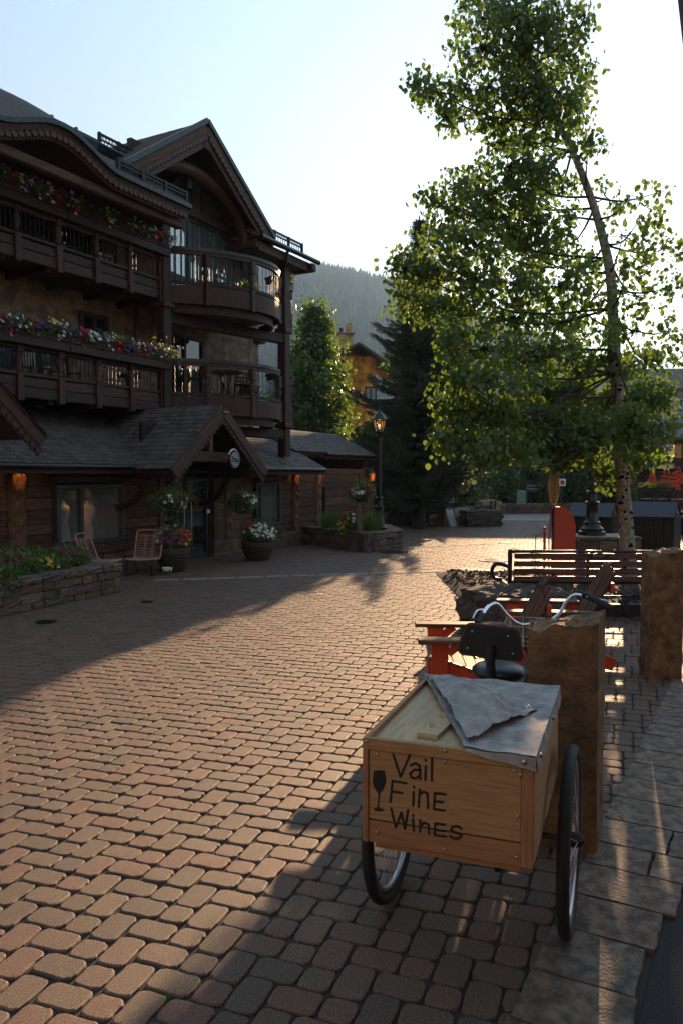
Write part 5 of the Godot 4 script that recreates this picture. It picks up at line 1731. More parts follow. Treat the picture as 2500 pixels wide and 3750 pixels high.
	hanging_basket("hanging basket of white and red flowers right of the shop door", hotel_frame * Transform3D(Basis.IDENTITY, Vector3(-.72, 1.26, 1.35)), .6, [[W, Vector3(0, .2, .8), .45, 50], [R, Vector3(.2, .8, .2), .4, 22]])
	wicker_chair("wicker lounge chair facing the plaza beside the left flower pot", Transform3D(Basis(Vector3.UP, -.1), Vector3(-3.62, 0, -14.35)))
	wicker_chair("wicker lounge chair seen sideways behind the stone planter", Transform3D(Basis(Vector3.UP, 1.35).scaled(Vector3.ONE * .95), Vector3(-4.2, 0.05, -13.6)))
	var bowl := thing("dog_bowl", "small white dog bowl in a wooden stand beside the flower pot", "bowl", Transform3D(Basis.IDENTITY, gp(613, 2103)))
	var bs2 := Shape.new()
	bs2.lathe(Vector3(0, .07, 0), [Vector2(0, 0), Vector2(.085, 0), Vector2(.1, .055), Vector2(.09, .055), Vector2(.07, .012), Vector2(0, .012)], 18)
	obj("bowl", bs2, M.white_paint, bowl)
	for k in 4: obj("leg", bx(Vector3(cos(k * PI / 2 + .8) * .085, .05, sin(k * PI / 2 + .8) * .085), Vector3(.025, .1, .025)), M.siding_3, bowl)
	obj("ring", bx(Vector3(0, .055, 0), Vector3(.15, .02, .15), .005), M.siding_3, bowl)
	# stone planter at the left edge
	var A := Vector3(-4.75, 0, -9.2)
	var B := Vector3(-4.38, 0, -10.06)
	var C := Vector3(-3.46, 0, -12.2)
	var Pn := thing("stone_planter", "low rubble stone planter full of flowers at the left edge", "planter")
	stones_along(Pn, A, B, .48, .3, .24)
	stones_along(Pn, B, C, .46, .3, .24)
	stones_along(Pn, C, C + Vector3(-1.3, 0, -.75), .44, .3, .24)
	var soil := Shape.new()
	soil.quad(Vector3(-6.3, .36, -8.6), Vector3(-4.75, .36, -9.25), Vector3(-3.65, .36, -12.15), Vector3(-5.2, .36, -13.3))
	obj("soil", soil, M.soil, Pn)
	for fl in [[-4.6, -10.2, Y, "yellow flowering plant at the near end of the left planter"], [-4.55, -10.9, D, "dark red flowering plant beside the yellow one in the left planter"], [-4.35, -11.45, Y, "pale yellow flowers at the front edge of the left planter"], [-4.2, -11.9, D, "dark red flowering bush at the far end of the left planter"], [-5.1, -11.4, D, "dark red bush at the back of the left planter"], [-4.95, -12.3, W, "grey leafy plant at the back of the left planter"]]:
		var T := thing("bedding_plant", fl[3], "plant", Transform3D(Basis.IDENTITY, Vector3(fl[0], .37, fl[1])), "plants in the left planter")
		var tall := .22 if fl[2] == D else .17
		flowers(T, Vector3(0, tall * .6, 0), Vector3(.34, tall, .34), 380, [[fl[2], Vector3(0, .7, .3), .45, 120 if fl[2] == D else (46 if fl[2] != W else 6)]], .045 if fl[2] != Y else .055)
	# planter round the street lamp
	var L := thing("stone_planter", "low rubble stone planter round the street lamp by the shop end", "planter")
	var q := [Vector3(-1.0, 0, -21.0), Vector3(.58, 0, -18.55), Vector3(1.5, 0, -19.6), Vector3(1.3, 0, -22.0)]
	for k in 3: stones_along(L, q[k], q[k + 1], .47, .28, .26)
	var so2 := Shape.new()
	so2.quad(q[0] + Vector3(0, .38, 0), q[1] + Vector3(0, .38, -.15), q[2] + Vector3(-.15, .38, 0), q[3] + Vector3(-.1, .38, 0))
	obj("soil", so2, M.soil, L)
	for gt in [[-.3, -20.3, .55, "tall green grass clump left of the flowers in lamp planter"], [.75, -19.4, .6, "tall green grass clump beside the street lamp's foot"]]:
		var T := thing("grass_clump", gt[3], "plant", Transform3D(Basis.IDENTITY, Vector3(gt[0], .39, gt[1])), "grasses in the lamp planter")
		grass_tuft(T, Vector3.ZERO, .42, gt[2], 260)
	var mix := thing("bedding_plant", "mixed white, red and yellow flowers between the two grass clumps", "plant", Transform3D(Basis.IDENTITY, Vector3(.18, .39, -19.5)))
	flowers(mix, Vector3(0, .2, 0), Vector3(.28, .34, .28), 220, [[R, Vector3(0, .7, .4), .5, 26], [W, Vector3(.4, .4, .5), .4, 24], [Y, Vector3(-.5, -.1, .6), .3, 16]], .06)
	var hp := thing("basket_post", "weathered grey timber post with iron hook in lamp planter", "post", Transform3D(Basis.IDENTITY, Vector3(.42, .3, -18.95)))
	obj("post", bx(Vector3(0, .45, 0), Vector3(.13, .9, .13), .015), M.shingle_1, hp)
	obj("cross_bar", bx(Vector3(0, .82, 0), Vector3(.42, .09, .12), .01), M.shingle_1, hp)
	obj("hook", tb(smooth_path([Vector3(0, .85, 0), Vector3(0, 1.5, 0), Vector3(.05, 1.62, 0), Vector3(.12, 1.55, 0)]), .012, 5), M.iron, hp)
	hanging_basket("basket of white and red flowers hanging beside the street lamp", Transform3D(Basis.IDENTITY, Vector3(.48, 1.42, -18.95)), .4, [[W, Vector3(-.5, .1, .7), .4, 44], [R, Vector3(.6, .6, .3), .35, 36]])

# ---- lamps, bins, far benches, umbrellas ------------------------------------
func street_lamp(label: String, pos: Vector3, H: float, lit: float, thick := 1.0) -> void:
	var T := thing("street_lamp", label, "street lamp", Transform3D(Basis.IDENTITY, pos), "black lantern street lamps")
	var k := thick
	var s := Shape.new()
	s.lathe(Vector3.ZERO, [Vector2(.24 * k, 0), Vector2(.24 * k, .08), Vector2(.2 * k, .1), Vector2(.21 * k, .14), Vector2(.17 * k, .18), Vector2(.14 * k, .24), Vector2(.15 * k, .27), Vector2(.115 * k, .3), Vector2(.1 * k, .62), Vector2(.13 * k, .65), Vector2(.13 * k, .68), Vector2(.095 * k, .7), Vector2(.085 * k, .85), Vector2(.115 * k, .875), Vector2(.115 * k, .9), Vector2(.07 * k, .93)], 16)
	obj("base", s, M.black_paint, T)
	obj("pole", tb([Vector3(0, .9, 0), Vector3(0, H - .62, 0)], [.075 * k, .055 * k], 12), M.black_paint, T)
	obj("crossbar", tb([Vector3(-.26, H - 1.25, 0), Vector3(.3, H - 1.25, 0)], .012, 6), M.black_paint, T)
	var y := H - .62
	var col := Shape.new()
	col.lathe(Vector3(0, y, 0), [Vector2(.055, -.06), Vector2(.1, -.02), Vector2(.06, .0), Vector2(.1, .06), Vector2(.1, .075)], 12)
	obj("collar", col, M.black_paint, T)
	for j in 6:
		var a := TAU * j / 6
		var b := TAU * (j + 1) / 6
		var p0 := Vector3(cos(a) * .1, y + .07, sin(a) * .1)
		var p1 := Vector3(cos(a) * .165, y + .38, sin(a) * .165)
		obj("mullion", tb([p0, p1], .011, 5), M.black_paint, T)
		var g := Shape.new()
		var q0 := Vector3(cos(b) * .1, y + .07, sin(b) * .1)
		var q1 := Vector3(cos(b) * .165, y + .38, sin(b) * .165)
		g.quad(q0, p0, p1, q1)
		obj("pane", g, M.glass, T)
	var rf := Shape.new()
	rf.lathe(Vector3(0, y + .38, 0), [Vector2(.0, 0), Vector2(.2, -.005), Vector2(.205, .02), Vector2(.15, .07), Vector2(.12, .14), Vector2(.06, .18), Vector2(.04, .22), Vector2(.05, .235), Vector2(.02, .26), Vector2(.03, .29), Vector2(0, .33)], 12)
	obj("lantern_roof", rf, M.black_paint, T)
	var bs := Shape.new()
	bs.ball(Vector3(0, y + .2, 0), Vector3(.022, .06, .022), 8, 6)
	obj("lamp_bulb", bs, glow("flame_%s" % T.name, Color(1.0, .62, .25), .18), T)
	obj("burner", tb([Vector3(0, y + .06, 0), Vector3(0, y + .14, 0)], .03, 8), M.black_paint, T)
	var li := OmniLight3D.new()
	li.name = "lamp_light"
	li.light_color = Color(1.0, .68, .35)
	li.light_energy = lit
	li.light_size = .03
	li.omni_range = 10
	li.shadow_enabled = true
	li.position = Vector3(0, y + .29, 0)
	T.add_child(li)
func park_bench(label: String, xf: Transform3D, W := 1.98, plaque := false) -> void:   # origin on the ground at its middle, facing -z
	var T := thing("park_bench", label, "bench", xf, "timber slat park benches")
	for k in 4:
		var y := .80 - k * .098
		obj("back_slat", bx(Vector3(0, y, .03 - k * .012), Vector3(W - .12, .07, .035), .006), M.bench_slat, T)
	for k in 5: obj("seat_slat", bx(Vector3(0, .44 + .006 * absf(k - 2), -.1 - k * .09), Vector3(W - .12, .035, .075), .006), M.bench_slat, T)
	obj("top_rail", tb([Vector3(-W / 2, .86, .05), Vector3(W / 2, .86, .05)], .02, 8), M.black_paint, T)
	obj("back_rail", tb([Vector3(-W / 2, .47, -.02), Vector3(W / 2, .47, -.02)], .02, 8), M.black_paint, T)
	obj("foot_rail", tb([Vector3(-W / 2 + .05, .25, -.25), Vector3(W / 2 - .05, .25, -.25)], .012, 8), M.black_paint, T)
	for x in [-W / 2, W / 2]:
		obj("back_post", bar(Vector3(x, .0, .03), Vector3(x, .89, .06), .05, .05, .008), M.black_paint, T)
		obj("front_leg", bar(Vector3(x, 0, -.5), Vector3(x, .44, -.46), .05, .05, .008), M.black_paint, T)
		obj("seat_rail", bar(Vector3(x, .42, .03), Vector3(x, .42, -.5), .045, .04), M.black_paint, T)
		var sg := signf(x)
		obj("armrest", tb(smooth_path([Vector3(x, .66, .05), Vector3(x + sg * .06, .68, -.1), Vector3(x + sg * .12, .66, -.28), Vector3(x + sg * .14, .56, -.42), Vector3(x + sg * .1, .46, -.44), Vector3(x, .44, -.42)]), .026, 8), M.black_paint, T)
	obj("middle_post", bar(Vector3(0, .42, -.02), Vector3(0, .84, .02), .04, .03), M.black_paint, T)
	if plaque:
		var p := obj("plaque", bx(Vector3(.12, .80, .052), Vector3(.26, .055, .008), .002), M.gutter, T)
		for r in 2: obj("engraving", bx(Vector3(.12, .81 - r * .018, .0565), Vector3(.16 - r * .05, .005, .001)), M.dull_metal, p)
func gable_bin(label: String, xf: Transform3D) -> void:
	var T := thing("trash_bin", label, "bin", xf, "gabled timber bins by the lamp plinth")
	for k in 5: obj("board", bx(Vector3(-.44 + k * .22, .5, .38), Vector3(.21, 1.0, .03), .005), M.bin_board, T)
	for sd in [-1, 1]: obj("side", bx(Vector3(sd * .54, .5, 0), Vector3(.04, 1.0, .76)), M.bin_board, T)
	obj("rear_board", bx(Vector3(0, .5, -.38), Vector3(1.04, 1.0, .03)), M.bin_board, T)
	obj("rim", bx(Vector3(0, 1.03, 0), Vector3(1.2, .07, .92), .01), M.bin_board, T)
	for sd in [-1.0, 1.0]: obj("lid", bar(Vector3(0, 1.04, sd * .46), Vector3(0, 1.38, 0), 1.14, .03), M.gutter, T)
	for sd in [-1.0, 1.0]:
		var g := Shape.new()
		g.xf = Transform3D(Basis(Vector3.BACK, Vector3.UP, Vector3.LEFT), Vector3(sd * .52, 1.06, 0))
		g.prism(PackedVector2Array([Vector2(-.42, 0), Vector2(.42, 0), Vector2(0, .3)]), -.02, .02)
		obj("gable_end", g, M.siding_0, T)
		var r := Shape.new()
		r.ring(Vector3(sd * .55, 1.16, 0), Vector3.RIGHT, .06, .016, 16, 6)
		obj("opening_ring", r, M.pale_stone, T)
		var hole := Shape.new()
		hole.xf = Transform3D(Basis(Vector3.BACK, Vector3.UP, Vector3.LEFT), Vector3(sd * .543, 1.16, 0))
		var poly := PackedVector2Array()
		for k in 14: poly.append(Vector2(cos(TAU * k / 14), sin(TAU * k / 14)) * .055)
		hole.prism(poly, -.003, .003)
		obj("opening", hole, M.ink, T)
func make_street_things() -> void:
	street_lamp("black lantern street lamp standing in the stone planter by the shop", Vector3(.96, .36, -20.0), 3.12, .012)
	var lp := at(2168, 1745, 16.0)
	street_lamp("black street lamp on a stone plinth, its lantern hidden in aspen leaves", Vector3(lp.x, .6, -16.0), 3.0, .01, 1.12)
	var pl := thing("stone_plinth", "low rubble stone plinth under the black street lamp", "plinth", Transform3D(Basis.IDENTITY, Vector3(lp.x + .15, 0, -16.0)))
	stones_along(pl, Vector3(-.55, 0, .45), Vector3(.65, 0, .45), .6, .3, .25)
	stones_along(pl, Vector3(.65, 0, .45), Vector3(.65, 0, -.5), .6, .3, .25)
	stones_along(pl, Vector3(-.55, 0, -.5), Vector3(-.55, 0, .45), .6, .3, .25)
	obj("cap", bx(Vector3(.05, .57, -.02), Vector3(1.2, .07, .95), .015), M.pale_stone, pl)
	gable_bin("dark gabled bin with round opening left of the aspen trunk", Transform3D(Basis(Vector3.UP, -.6).scaled(Vector3.ONE * .86), Vector3(5.75, 0, -17.9)))
	gable_bin("dark gabled bin right of the aspen trunk", Transform3D(Basis(Vector3.UP, -.6).scaled(Vector3.ONE * .9), Vector3(6.75, 0, -17.0)))
	# red panel and spiral disc
	var rp := at(2066, 1745, 13.0)
	var R := thing("red_panel", "upright orange red panel with one rounded top corner behind bench", "panel", Transform3D(Basis(Vector3.UP, .05), Vector3(rp.x, 0, -13.0)))
	var s := Shape.new()
	var poly := PackedVector2Array([Vector2(-.18, 0), Vector2(.18, 0), Vector2(.18, .92)])
	for k in 8: poly.append(Vector2(-.08 + cos(PI / 2 * (k + 1) / 8.0) * .26, .92 + sin(PI / 2 * (k + 1) / 8.0) * .38))
	poly.append(Vector2(-.18, 1.3))
	s.prism(poly, -.045, .045)
	obj("slab", s, M.red_paint, R)
	obj("edge_strip", bx(Vector3(-.19, .64, 0), Vector3(.02, 1.28, .1), .004), M.black_paint, R)
	for k in 2: obj("cord", tb(smooth_path([Vector3(-.19, 1.26, .02), Vector3(-.23 - k * .02, 1.1, .03), Vector3(-.25 - k * .02, .6, .03), Vector3(-.24 - k * .02, .05, .02)]), .007, 5), M.petal_dark, R)
	var sp := thing("spiral_disc", "tall narrow golden spiral disc standing above the red panel", "sculpture", Transform3D(Basis(Vector3.UP, 1.06), Vector3(at(2031, 1745, 13.0).x, 1.3, -13.08)))
	var ring := Shape.new()
	ring.ring(Vector3(0, .33, 0), Vector3.BACK, .31, .016, 36, 6)
	obj("rim", ring, M.yellow_paint, sp)
	var spi := []
	for k in 120: spi.append(Vector3(cos(k * .26), sin(k * .26), 0) * (.02 + .28 * k / 120.0) + Vector3(0, .33, 0))
	obj("spiral", tb(spi, .012, 5), M.yellow_paint, sp)
	var disc := Shape.new()
	var dp := PackedVector2Array()
	for k in 30: dp.append(Vector2(cos(TAU * k / 30) * .3, sin(TAU * k / 30) * .3 + .33))
	disc.prism(dp, -.004, .004)
	obj("disc", disc, M.bin_board, sp)
	obj("stem", tb([Vector3(0, -.02, 0), Vector3(0, .03, 0)], .016, 6), M.iron, sp)
	var es := thing("wire_stand", "small timber and wire stand left of the red panel", "stand", Transform3D(Basis.IDENTITY, Vector3(at(1990, 1745, 13.2).x, 0, -13.2)))
	obj("post", bar(Vector3(.02, 0, 0), Vector3(.02, .95, 0), .05, .03), M.siding_3, es)
	obj("arm", bar(Vector3(-.1, .8, 0), Vector3(.14, .98, 0), .06, .025), M.pale_stone, es)
	obj("rod", tb([Vector3(-.14, 0, 0), Vector3(-.13, .82, 0), Vector3(.02, .7, 0)], .008, 5), M.iron, es)
	obj("rod", tb([Vector3(-.55, 0, .1), Vector3(-.55, .6, .1), Vector3(-.15, .5, 0)], .008, 5), M.iron, es)
	# far benches, blocks, board
	park_bench("dark bench with its back to us at the far plaza edge", Transform3D(Basis(Vector3.UP, .03), Vector3(at(1537, 1745, 28.3).x, 0, -28.3)), 1.6)
	park_bench("dark bench seen from its end beside the far sandstone blocks", Transform3D(Basis(Vector3.UP, 1.25), Vector3(at(1800, 1745, 30.5).x, 0, -30.5)), 1.2)
	for b in [[1470, 1900, 29.2, Vector3(1.5, .75, .9), M.boulder, "dark rounded boulder behind the far bench's left end"], [1665, 1893, 29.5, Vector3(1.0, .62, .7), M.sandstone, "pale sandstone block right of the far bench"], [1760, 1893, 28.6, Vector3(1.35, .58, .8), M.boulder, "long brown stone block right of the pale sandstone block"], [1785, 1848, 31.5, Vector3(.85, .85, .7), M.sandstone, "pale pointed sandstone boulder behind the long brown block"], [1615, 1905, 29.8, Vector3(.8, .35, .6), M.pale_stone, "low pale stone under the leaning board"]]:
		var st := Shape.new()
		var sz: Vector3 = b[3]
		st.stone(Vector3(0, sz.y * .48, 0), sz, .12, int(b[0]), 7, .22)
		tag(obj("stone_block", st, b[4], null, Transform3D(Basis(Vector3.UP, rng.randf() * .4), Vector3(at(b[0], 1745, b[2]).x, 0, -b[2]))), b[5], "stone block")
	var sb := thing("folding_board", "narrow folding sign board standing open beside the far bench", "sign", Transform3D(Basis(Vector3.UP, 1.0), Vector3(at(1632, 1745, 28.2).x, 0, -28.2)))
	obj("panel", bar(Vector3(0, .0, .3), Vector3(0, .95, .0), .55, .03), M.sign_face, sb)
	obj("panel", bar(Vector3(0, .0, -.3), Vector3(0, .95, -.02), .55, .03), M.siding_3, sb)
	# long low wall across the far side
	var fw := thing("garden_wall", "long low rubble stone wall before the far hedge", "wall")
	var wa := [at(1690, 1745, 33.5), at(1850, 1745, 38.0), at(2300, 1745, 38.5)]
	for k in 2:
		wa[k].y = 0
		wa[k + 1].y = 0
		stones_along(fw, wa[k], wa[k + 1], .48, .35, .42)
	var low := thing("garden_wall", "low dark stone wall behind the far bench and boulders", "wall")
	stones_along(low, Vector3(1.3, 0, -30.2), Vector3(5.0, 0, -30.6), .42, .3, .4)
	var lawn := obj("shaded_bank", bx(Vector3(1.2, .12, -38), Vector3(7.5, .3, 14.2)), mat("bank", Color(.065, .085, .03), .95, "fine", 1.0))
	lawn.set_meta("kind", "structure")
	var lawn2 := obj("hedge_bed", bx(Vector3(10.2, .12, -42.2), Vector3(10.4, .3, 6.8)), M.bank)
	lawn2.set_meta("kind", "structure")
	var gb := thing("utility_box", "pale green louvred utility box behind the far wall", "utility box", Transform3D(Basis(Vector3.UP, .3), Vector3(at(1908, 1745, 39.3).x, .2, -39.3)))
	obj("body", bx(Vector3(0, .45, 0), Vector3(.36, .9, .3), .02), M.green_box, gb)
	for k in 7: obj("louvre", bx(Vector3(0, .12 + k * .11, .155), Vector3(.34, .05, .03)), M.green_box, gb)
	for sg in [[2057, 1767, 37.5, .62, .7, M.white_paint, M.petal_red, "small white board with red emblem behind the lamp post", "board"], [2000, 1683, 40.0, .55, .32, mat("blue_enamel", Color(.05, .16, .42), .4), M.white_paint, "blue sign just under the aspen leaves", "board"], [2052, 1700, 40.5, .2, .5, M.white_paint, M.sign_face, "small white sign right of the blue sign", "board"]]:
		var T := thing("far_sign", sg[7], "sign", Transform3D(Basis.IDENTITY, at(sg[0], sg[1], sg[2])))
		obj("board", bx(Vector3.ZERO, Vector3(sg[3] * .5, sg[4] * .5, .05) * 1.0, .01), sg[5], T)
		obj("emblem", bx(Vector3(0, .0, .026), Vector3(sg[3] * .28, sg[4] * .26, .02), .01), sg[6], T)
		obj("post", bar(Vector3(0, -sg[4] * .25, -.03), Vector3(0, -T.position.y + .1, -.03), .05, .05), M.black_paint, T)
	# umbrellas, fence, trough and tables of the restaurant terrace
	var dots := Shape.new()
	for u in [[2258, 1705, 38.0, "closed red dotted umbrella just right of the aspen trunk"], [2290, 1700, 38.6, "closed red dotted umbrella second from the aspen trunk"], [2387, 1712, 37.0, "closed red dotted umbrella above the flower trough's middle"], [2430, 1715, 39.0, "closed red dotted umbrella left of the close pair"], [2447, 1717, 38.2, "closed red dotted umbrella at the left of the close pair"], [2466, 1717, 37.5, "closed red dotted umbrella at the right of the close pair"], [2483, 1698, 39.5, "tallest closed red dotted umbrella at the right edge"]]:
		var p := at(u[0], u[1], u[2])
		var T := thing("closed_umbrella", u[3], "umbrella", Transform3D(Basis.IDENTITY, Vector3(p.x, 0, p.z)), "closed red umbrellas on the terrace")
		obj("pole", tb([Vector3(0, 0, 0), Vector3(0, p.y + .05, 0)], .025, 6), M.siding_0, T)
		var base := Shape.new()
		base.lathe(Vector3.ZERO, [Vector2(.25, 0), Vector2(.25, .05), Vector2(.05, .09)], 14)
		obj("foot", base, M.iron, T)
		var c := Shape.new()
		var cd := Shape.new()
		var h := 1.0
		for k in 16:
			var a := TAU * k / 16
			var b := TAU * (k + 1) / 16
			for j in 5:
				var q: Array[Vector3] = []
				for e in [[a, j, k], [b, j, k + 1], [b, j + 1, k + 1], [a, j + 1, k]]:
					var t: float = e[1] / 5.0
					var r: float = (.02 + .34 * t) * (1.0 if int(e[2]) % 2 == 0 else .66)
					q.append(Vector3(cos(e[0]) * r, p.y - h * t, -sin(e[0]) * r))
				c.quad(q[3], q[2], q[1], q[0])
				var m := (q[0] + q[1] + q[2] + q[3]) / 4.0 + Vector3(rng.randf_range(-.02, .02), rng.randf_range(-.06, .06), 0)
				var o := Vector3(m.x, 0, m.z).normalized()
				cd.xf = Transform3D(Basis(o.cross(Vector3.UP), Vector3.UP, o), m + o * .004)
				cd.ball(Vector3.ZERO, Vector3(.034, .04, .012), 6, 4)
		obj("canopy", c, M.umbrella_cloth, T)
		obj("dots", cd, M.cloth_cream, T)
	for fx in [[2338, 2400, "iron terrace fence panel below the flower trough"], [2402, 2462, "iron terrace fence panel at the terrace corner"]]:
		var a := at(fx[0], 1745, 35.5)
		var b := at(fx[1], 1745, 35.2)
		var T := thing("iron_fence", fx[2], "fence", Transform3D(Basis.IDENTITY, Vector3(a.x, 0, a.z)), "iron fence panels of the terrace")
		var L := b.x - a.x
		for y in [.1, .95]: obj("rail", bx(Vector3(L / 2, y, 0), Vector3(L, .05, .04)), M.iron, T)
		for x in [0.0, L]: obj("post", bx(Vector3(x, .55, 0), Vector3(.07, 1.1, .07)), M.iron, T)
		for k in 5: obj("bar", bx(Vector3(L * (k + 1) / 6.0, .52, 0), Vector3(.025, .82, .025)), M.iron, T)
	var tr := thing("flower_trough", "dark trough of yellow and red flowers on the terrace fence", "flower box", Transform3D(Basis.IDENTITY, at(2400, 1785, 35.6)))
	obj("trough", bx(Vector3(0, -.1, 0), Vector3(1.7, .22, .25), .01), M.bin_board, tr)
	flowers(tr, Vector3(0, .08, 0), Vector3(.85, .16, .18), 260, [["petal_yellow", Vector3(-.5, .3, .5), .4, 50], [Rd(), Vector3(.5, .3, .5), .4, 40]], .08)
	for tx in [[2400, 37.0, "iron table among the closed umbrellas"], [2490, 36.5, "iron table at the right edge of the terrace"]]:
		var T := thing("terrace_table", tx[2], "table", Transform3D(Basis.IDENTITY, Vector3(at(tx[0], 1745, tx[1]).x, 0, -tx[1])))
		obj("top", bx(Vector3(0, .74, 0), Vector3(1.3, .035, .8), .01), M.plate, T)
		for x in [-.55, .55]: obj("leg", bx(Vector3(x, .36, 0), Vector3(.05, .72, .5)), M.iron, T)
	var bas := thing("hanging_basket", "purple flower basket hanging on the restaurant's upper floor", "flower basket", Transform3D(Basis.IDENTITY, at(2437, 1648, 43.0)))
	flowers(bas, Vector3.ZERO, Vector3(.42, .36, .4), 160, [["petal_purple", Vector3(0, .2, .5), .6, 90]], .1)
	obj("hook", tb([Vector3(0, .3, 0), Vector3(0, .7, -.1), Vector3(0, .75, -2.9)], .02, 5), M.iron, bas)
	var tp := thing("tapered_planter", "black tapered planter pot cut by the right edge", "planter", Transform3D(Basis.IDENTITY, Vector3(at(2520, 1745, 24.0).x, 0, -24.0)))
	var tps := Shape.new()
	tps.lathe(Vector3.ZERO, [Vector2(0, 0), Vector2(.22, 0), Vector2(.4, .72), Vector2(.37, .72), Vector2(.34, .64), Vector2(0, .64)], 4)
	obj("pot", tps, M.black_paint, tp)
	# sconce at the shop's far end
	var sc := thing("wall_lantern", "small orange lit wall lantern at the far end of the shop", "lamp", Transform3D(Basis.IDENTITY, at(1361, 1745, 24.2)))
	var lan := Shape.new()
	lan.lathe(Vector3(0, -.14, 0), [Vector2(.0, .0), Vector2(.08, .0), Vector2(.11, .24), Vector2(0, .24)], 6)
	obj("lamp_glass", lan, glow("lantern_glow", Color(.9, .35, .1), .007), sc)
	var lr := Shape.new()
	lr.lathe(Vector3(0, .11, 0), [Vector2(.15, 0), Vector2(.04, .12), Vector2(0, .2)], 6)
	obj("lantern_roof", lr, M.black_paint, sc)
	obj("arm", tb([Vector3(0, .2, 0), Vector3(-.3, .25, -.1)], .015, 5), M.black_paint, sc)
	var li := OmniLight3D.new()
	li.name = "lamp_light"
	li.light_color = Color(1.0, .55, .22)
	li.light_energy = .004
	li.light_size = .05
	li.omni_range = 6
	li.shadow_enabled = true
	li.position = Vector3(.05, -.02, .16)
	sc.add_child(li)
func Rd() -> String: return "petal_red"

const LETTERS := [[-0.1831, 0.8025, -0.1568, 0.7261, -0.1237, 0.805], [-0.121, 0.771, -0.1037, 0.7805, -0.0897, 0.7737, -0.0864, 0.7275], [-0.0858, 0.7582, -0.1068, 0.7581, -0.1227, 0.7426, -0.1187, 0.7296, -0.1026, 0.7279, -0.0868, 0.7409], [-0.0681, 0.7739, -0.0696, 0.7271], [-0.0686, 0.7972, -0.0675, 0.7942], [-0.046, 0.8049, -0.0467, 0.7275], [-0.185, 0.7091, -0.1924, 0.6329], [-0.185, 0.7079, -0.1358, 0.7066], [-0.1887, 0.6701, -0.1501, 0.6705], [-0.1097, 0.6798, -0.1114, 0.6324], [-0.1092, 0.6983, -0.1082, 0.6953], [-0.0885, 0.6916, -0.0921, 0.6311], [-0.0897, 0.6719, -0.075, 0.686, -0.0614, 0.6815, -0.0588, 0.6309], [-0.0358, 0.6859, -0.0389, 0.6303, -0.0013, 0.6312], [-0.0358, 0.6859, 0.0004, 0.6873], [-0.0374, 0.6581, -0.0071, 0.6587], [-0.1902, 0.6117, -0.1727, 0.5465, -0.1527, 0.601, -0.1398, 0.5456, -0.1295, 0.613], [-0.1119, 0.5845, -0.1083, 0.5433], [-0.1116, 0.5993, -0.1106, 0.5963], [-0.0864, 0.5846, -0.0863, 0.5447], [-0.0851, 0.5651, -0.0721, 0.5789, -0.0584, 0.5745, -0.0548, 0.5424], [-0.0337, 0.5818, -0.036, 0.5416, 0.0036, 0.5422], [-0.0337, 0.5818, -0.0003, 0.5828], [-0.0349, 0.5602, -0.0063, 0.5606], [0.0565, 0.5775, 0.0435, 0.5851, 0.025, 0.5792, 0.0201, 0.5663, 0.0393, 0.5613, 0.0567, 0.556, 0.05, 0.5441, 0.0303, 0.5405, 0.0172, 0.5463]]
const GOBLET := [-0.2524, 0.7338, -0.2341, 0.7385, -0.2141, 0.7404, -0.2103, 0.7256, -0.2079, 0.7075, -0.2116, 0.6887, -0.2201, 0.6705, -0.2294, 0.6583, -0.2335, 0.6248, -0.2341, 0.6076, -0.2222, 0.6041, -0.2103, 0.6007, -0.2228, 0.5955, -0.2413, 0.592, -0.2554, 0.5976, -0.2497, 0.602, -0.2402, 0.6068, -0.2378, 0.6242, -0.2367, 0.6574, -0.2457, 0.6661, -0.2543, 0.6822, -0.2571, 0.7014]

# ---- seating by the tree -------------------------------------------------------
func adirondack(label: String, xf: Transform3D) -> void:   # faces -x
	var T := thing("adirondack_chair", label, "chair", xf, "red and brown garden chairs")
	for z in [-.3, .3]:
		obj("front_leg", bx(Vector3(-.36, .265, z), Vector3(.13, .53, .03), .004), M.red_paint, T)
		obj("arm", bx(Vector3(-.12, .548, z + signf(z) * .03), Vector3(.82, .03, .14), .006), M.brown_slat, T)
		obj("arm_bracket", bar(Vector3(-.3, .45, z + signf(z) * .03), Vector3(-.2, .53, z + signf(z) * .03), .03, .06), M.red_paint, T)
		obj("stringer", bar(Vector3(-.38, .34, z * .88), Vector3(.5, .06, z * .88), .028, .12, .004), M.red_paint, T)
		obj("back_leg", bx(Vector3(.22, .3, z), Vector3(.1, .5, .03), .004), M.red_paint, T)
	for k in 6:
		var f := k / 5.0
		obj("seat_slat", bar(Vector3(-.4 + f * .5, .39 - f * .15, -.28), Vector3(-.4 + f * .5, .39 - f * .15, .28), .085, .022, .004), M.brown_slat, T)
	for k in 5:
		var z := -.22 + k * .11
		var top := .98 - .03 * absf(k - 2)
		obj("back_slat", bar(Vector3(.12, .22, z), Vector3(.5, top, z), .1, .022, .005, Vector3.RIGHT), M.brown_slat, T)
	for h in [[.27, .48], [.42, .78]]: obj("back_rail", bx(Vector3(h[0] + .05, h[1], 0), Vector3(.03, .08, .6), .004), M.red_paint, T)
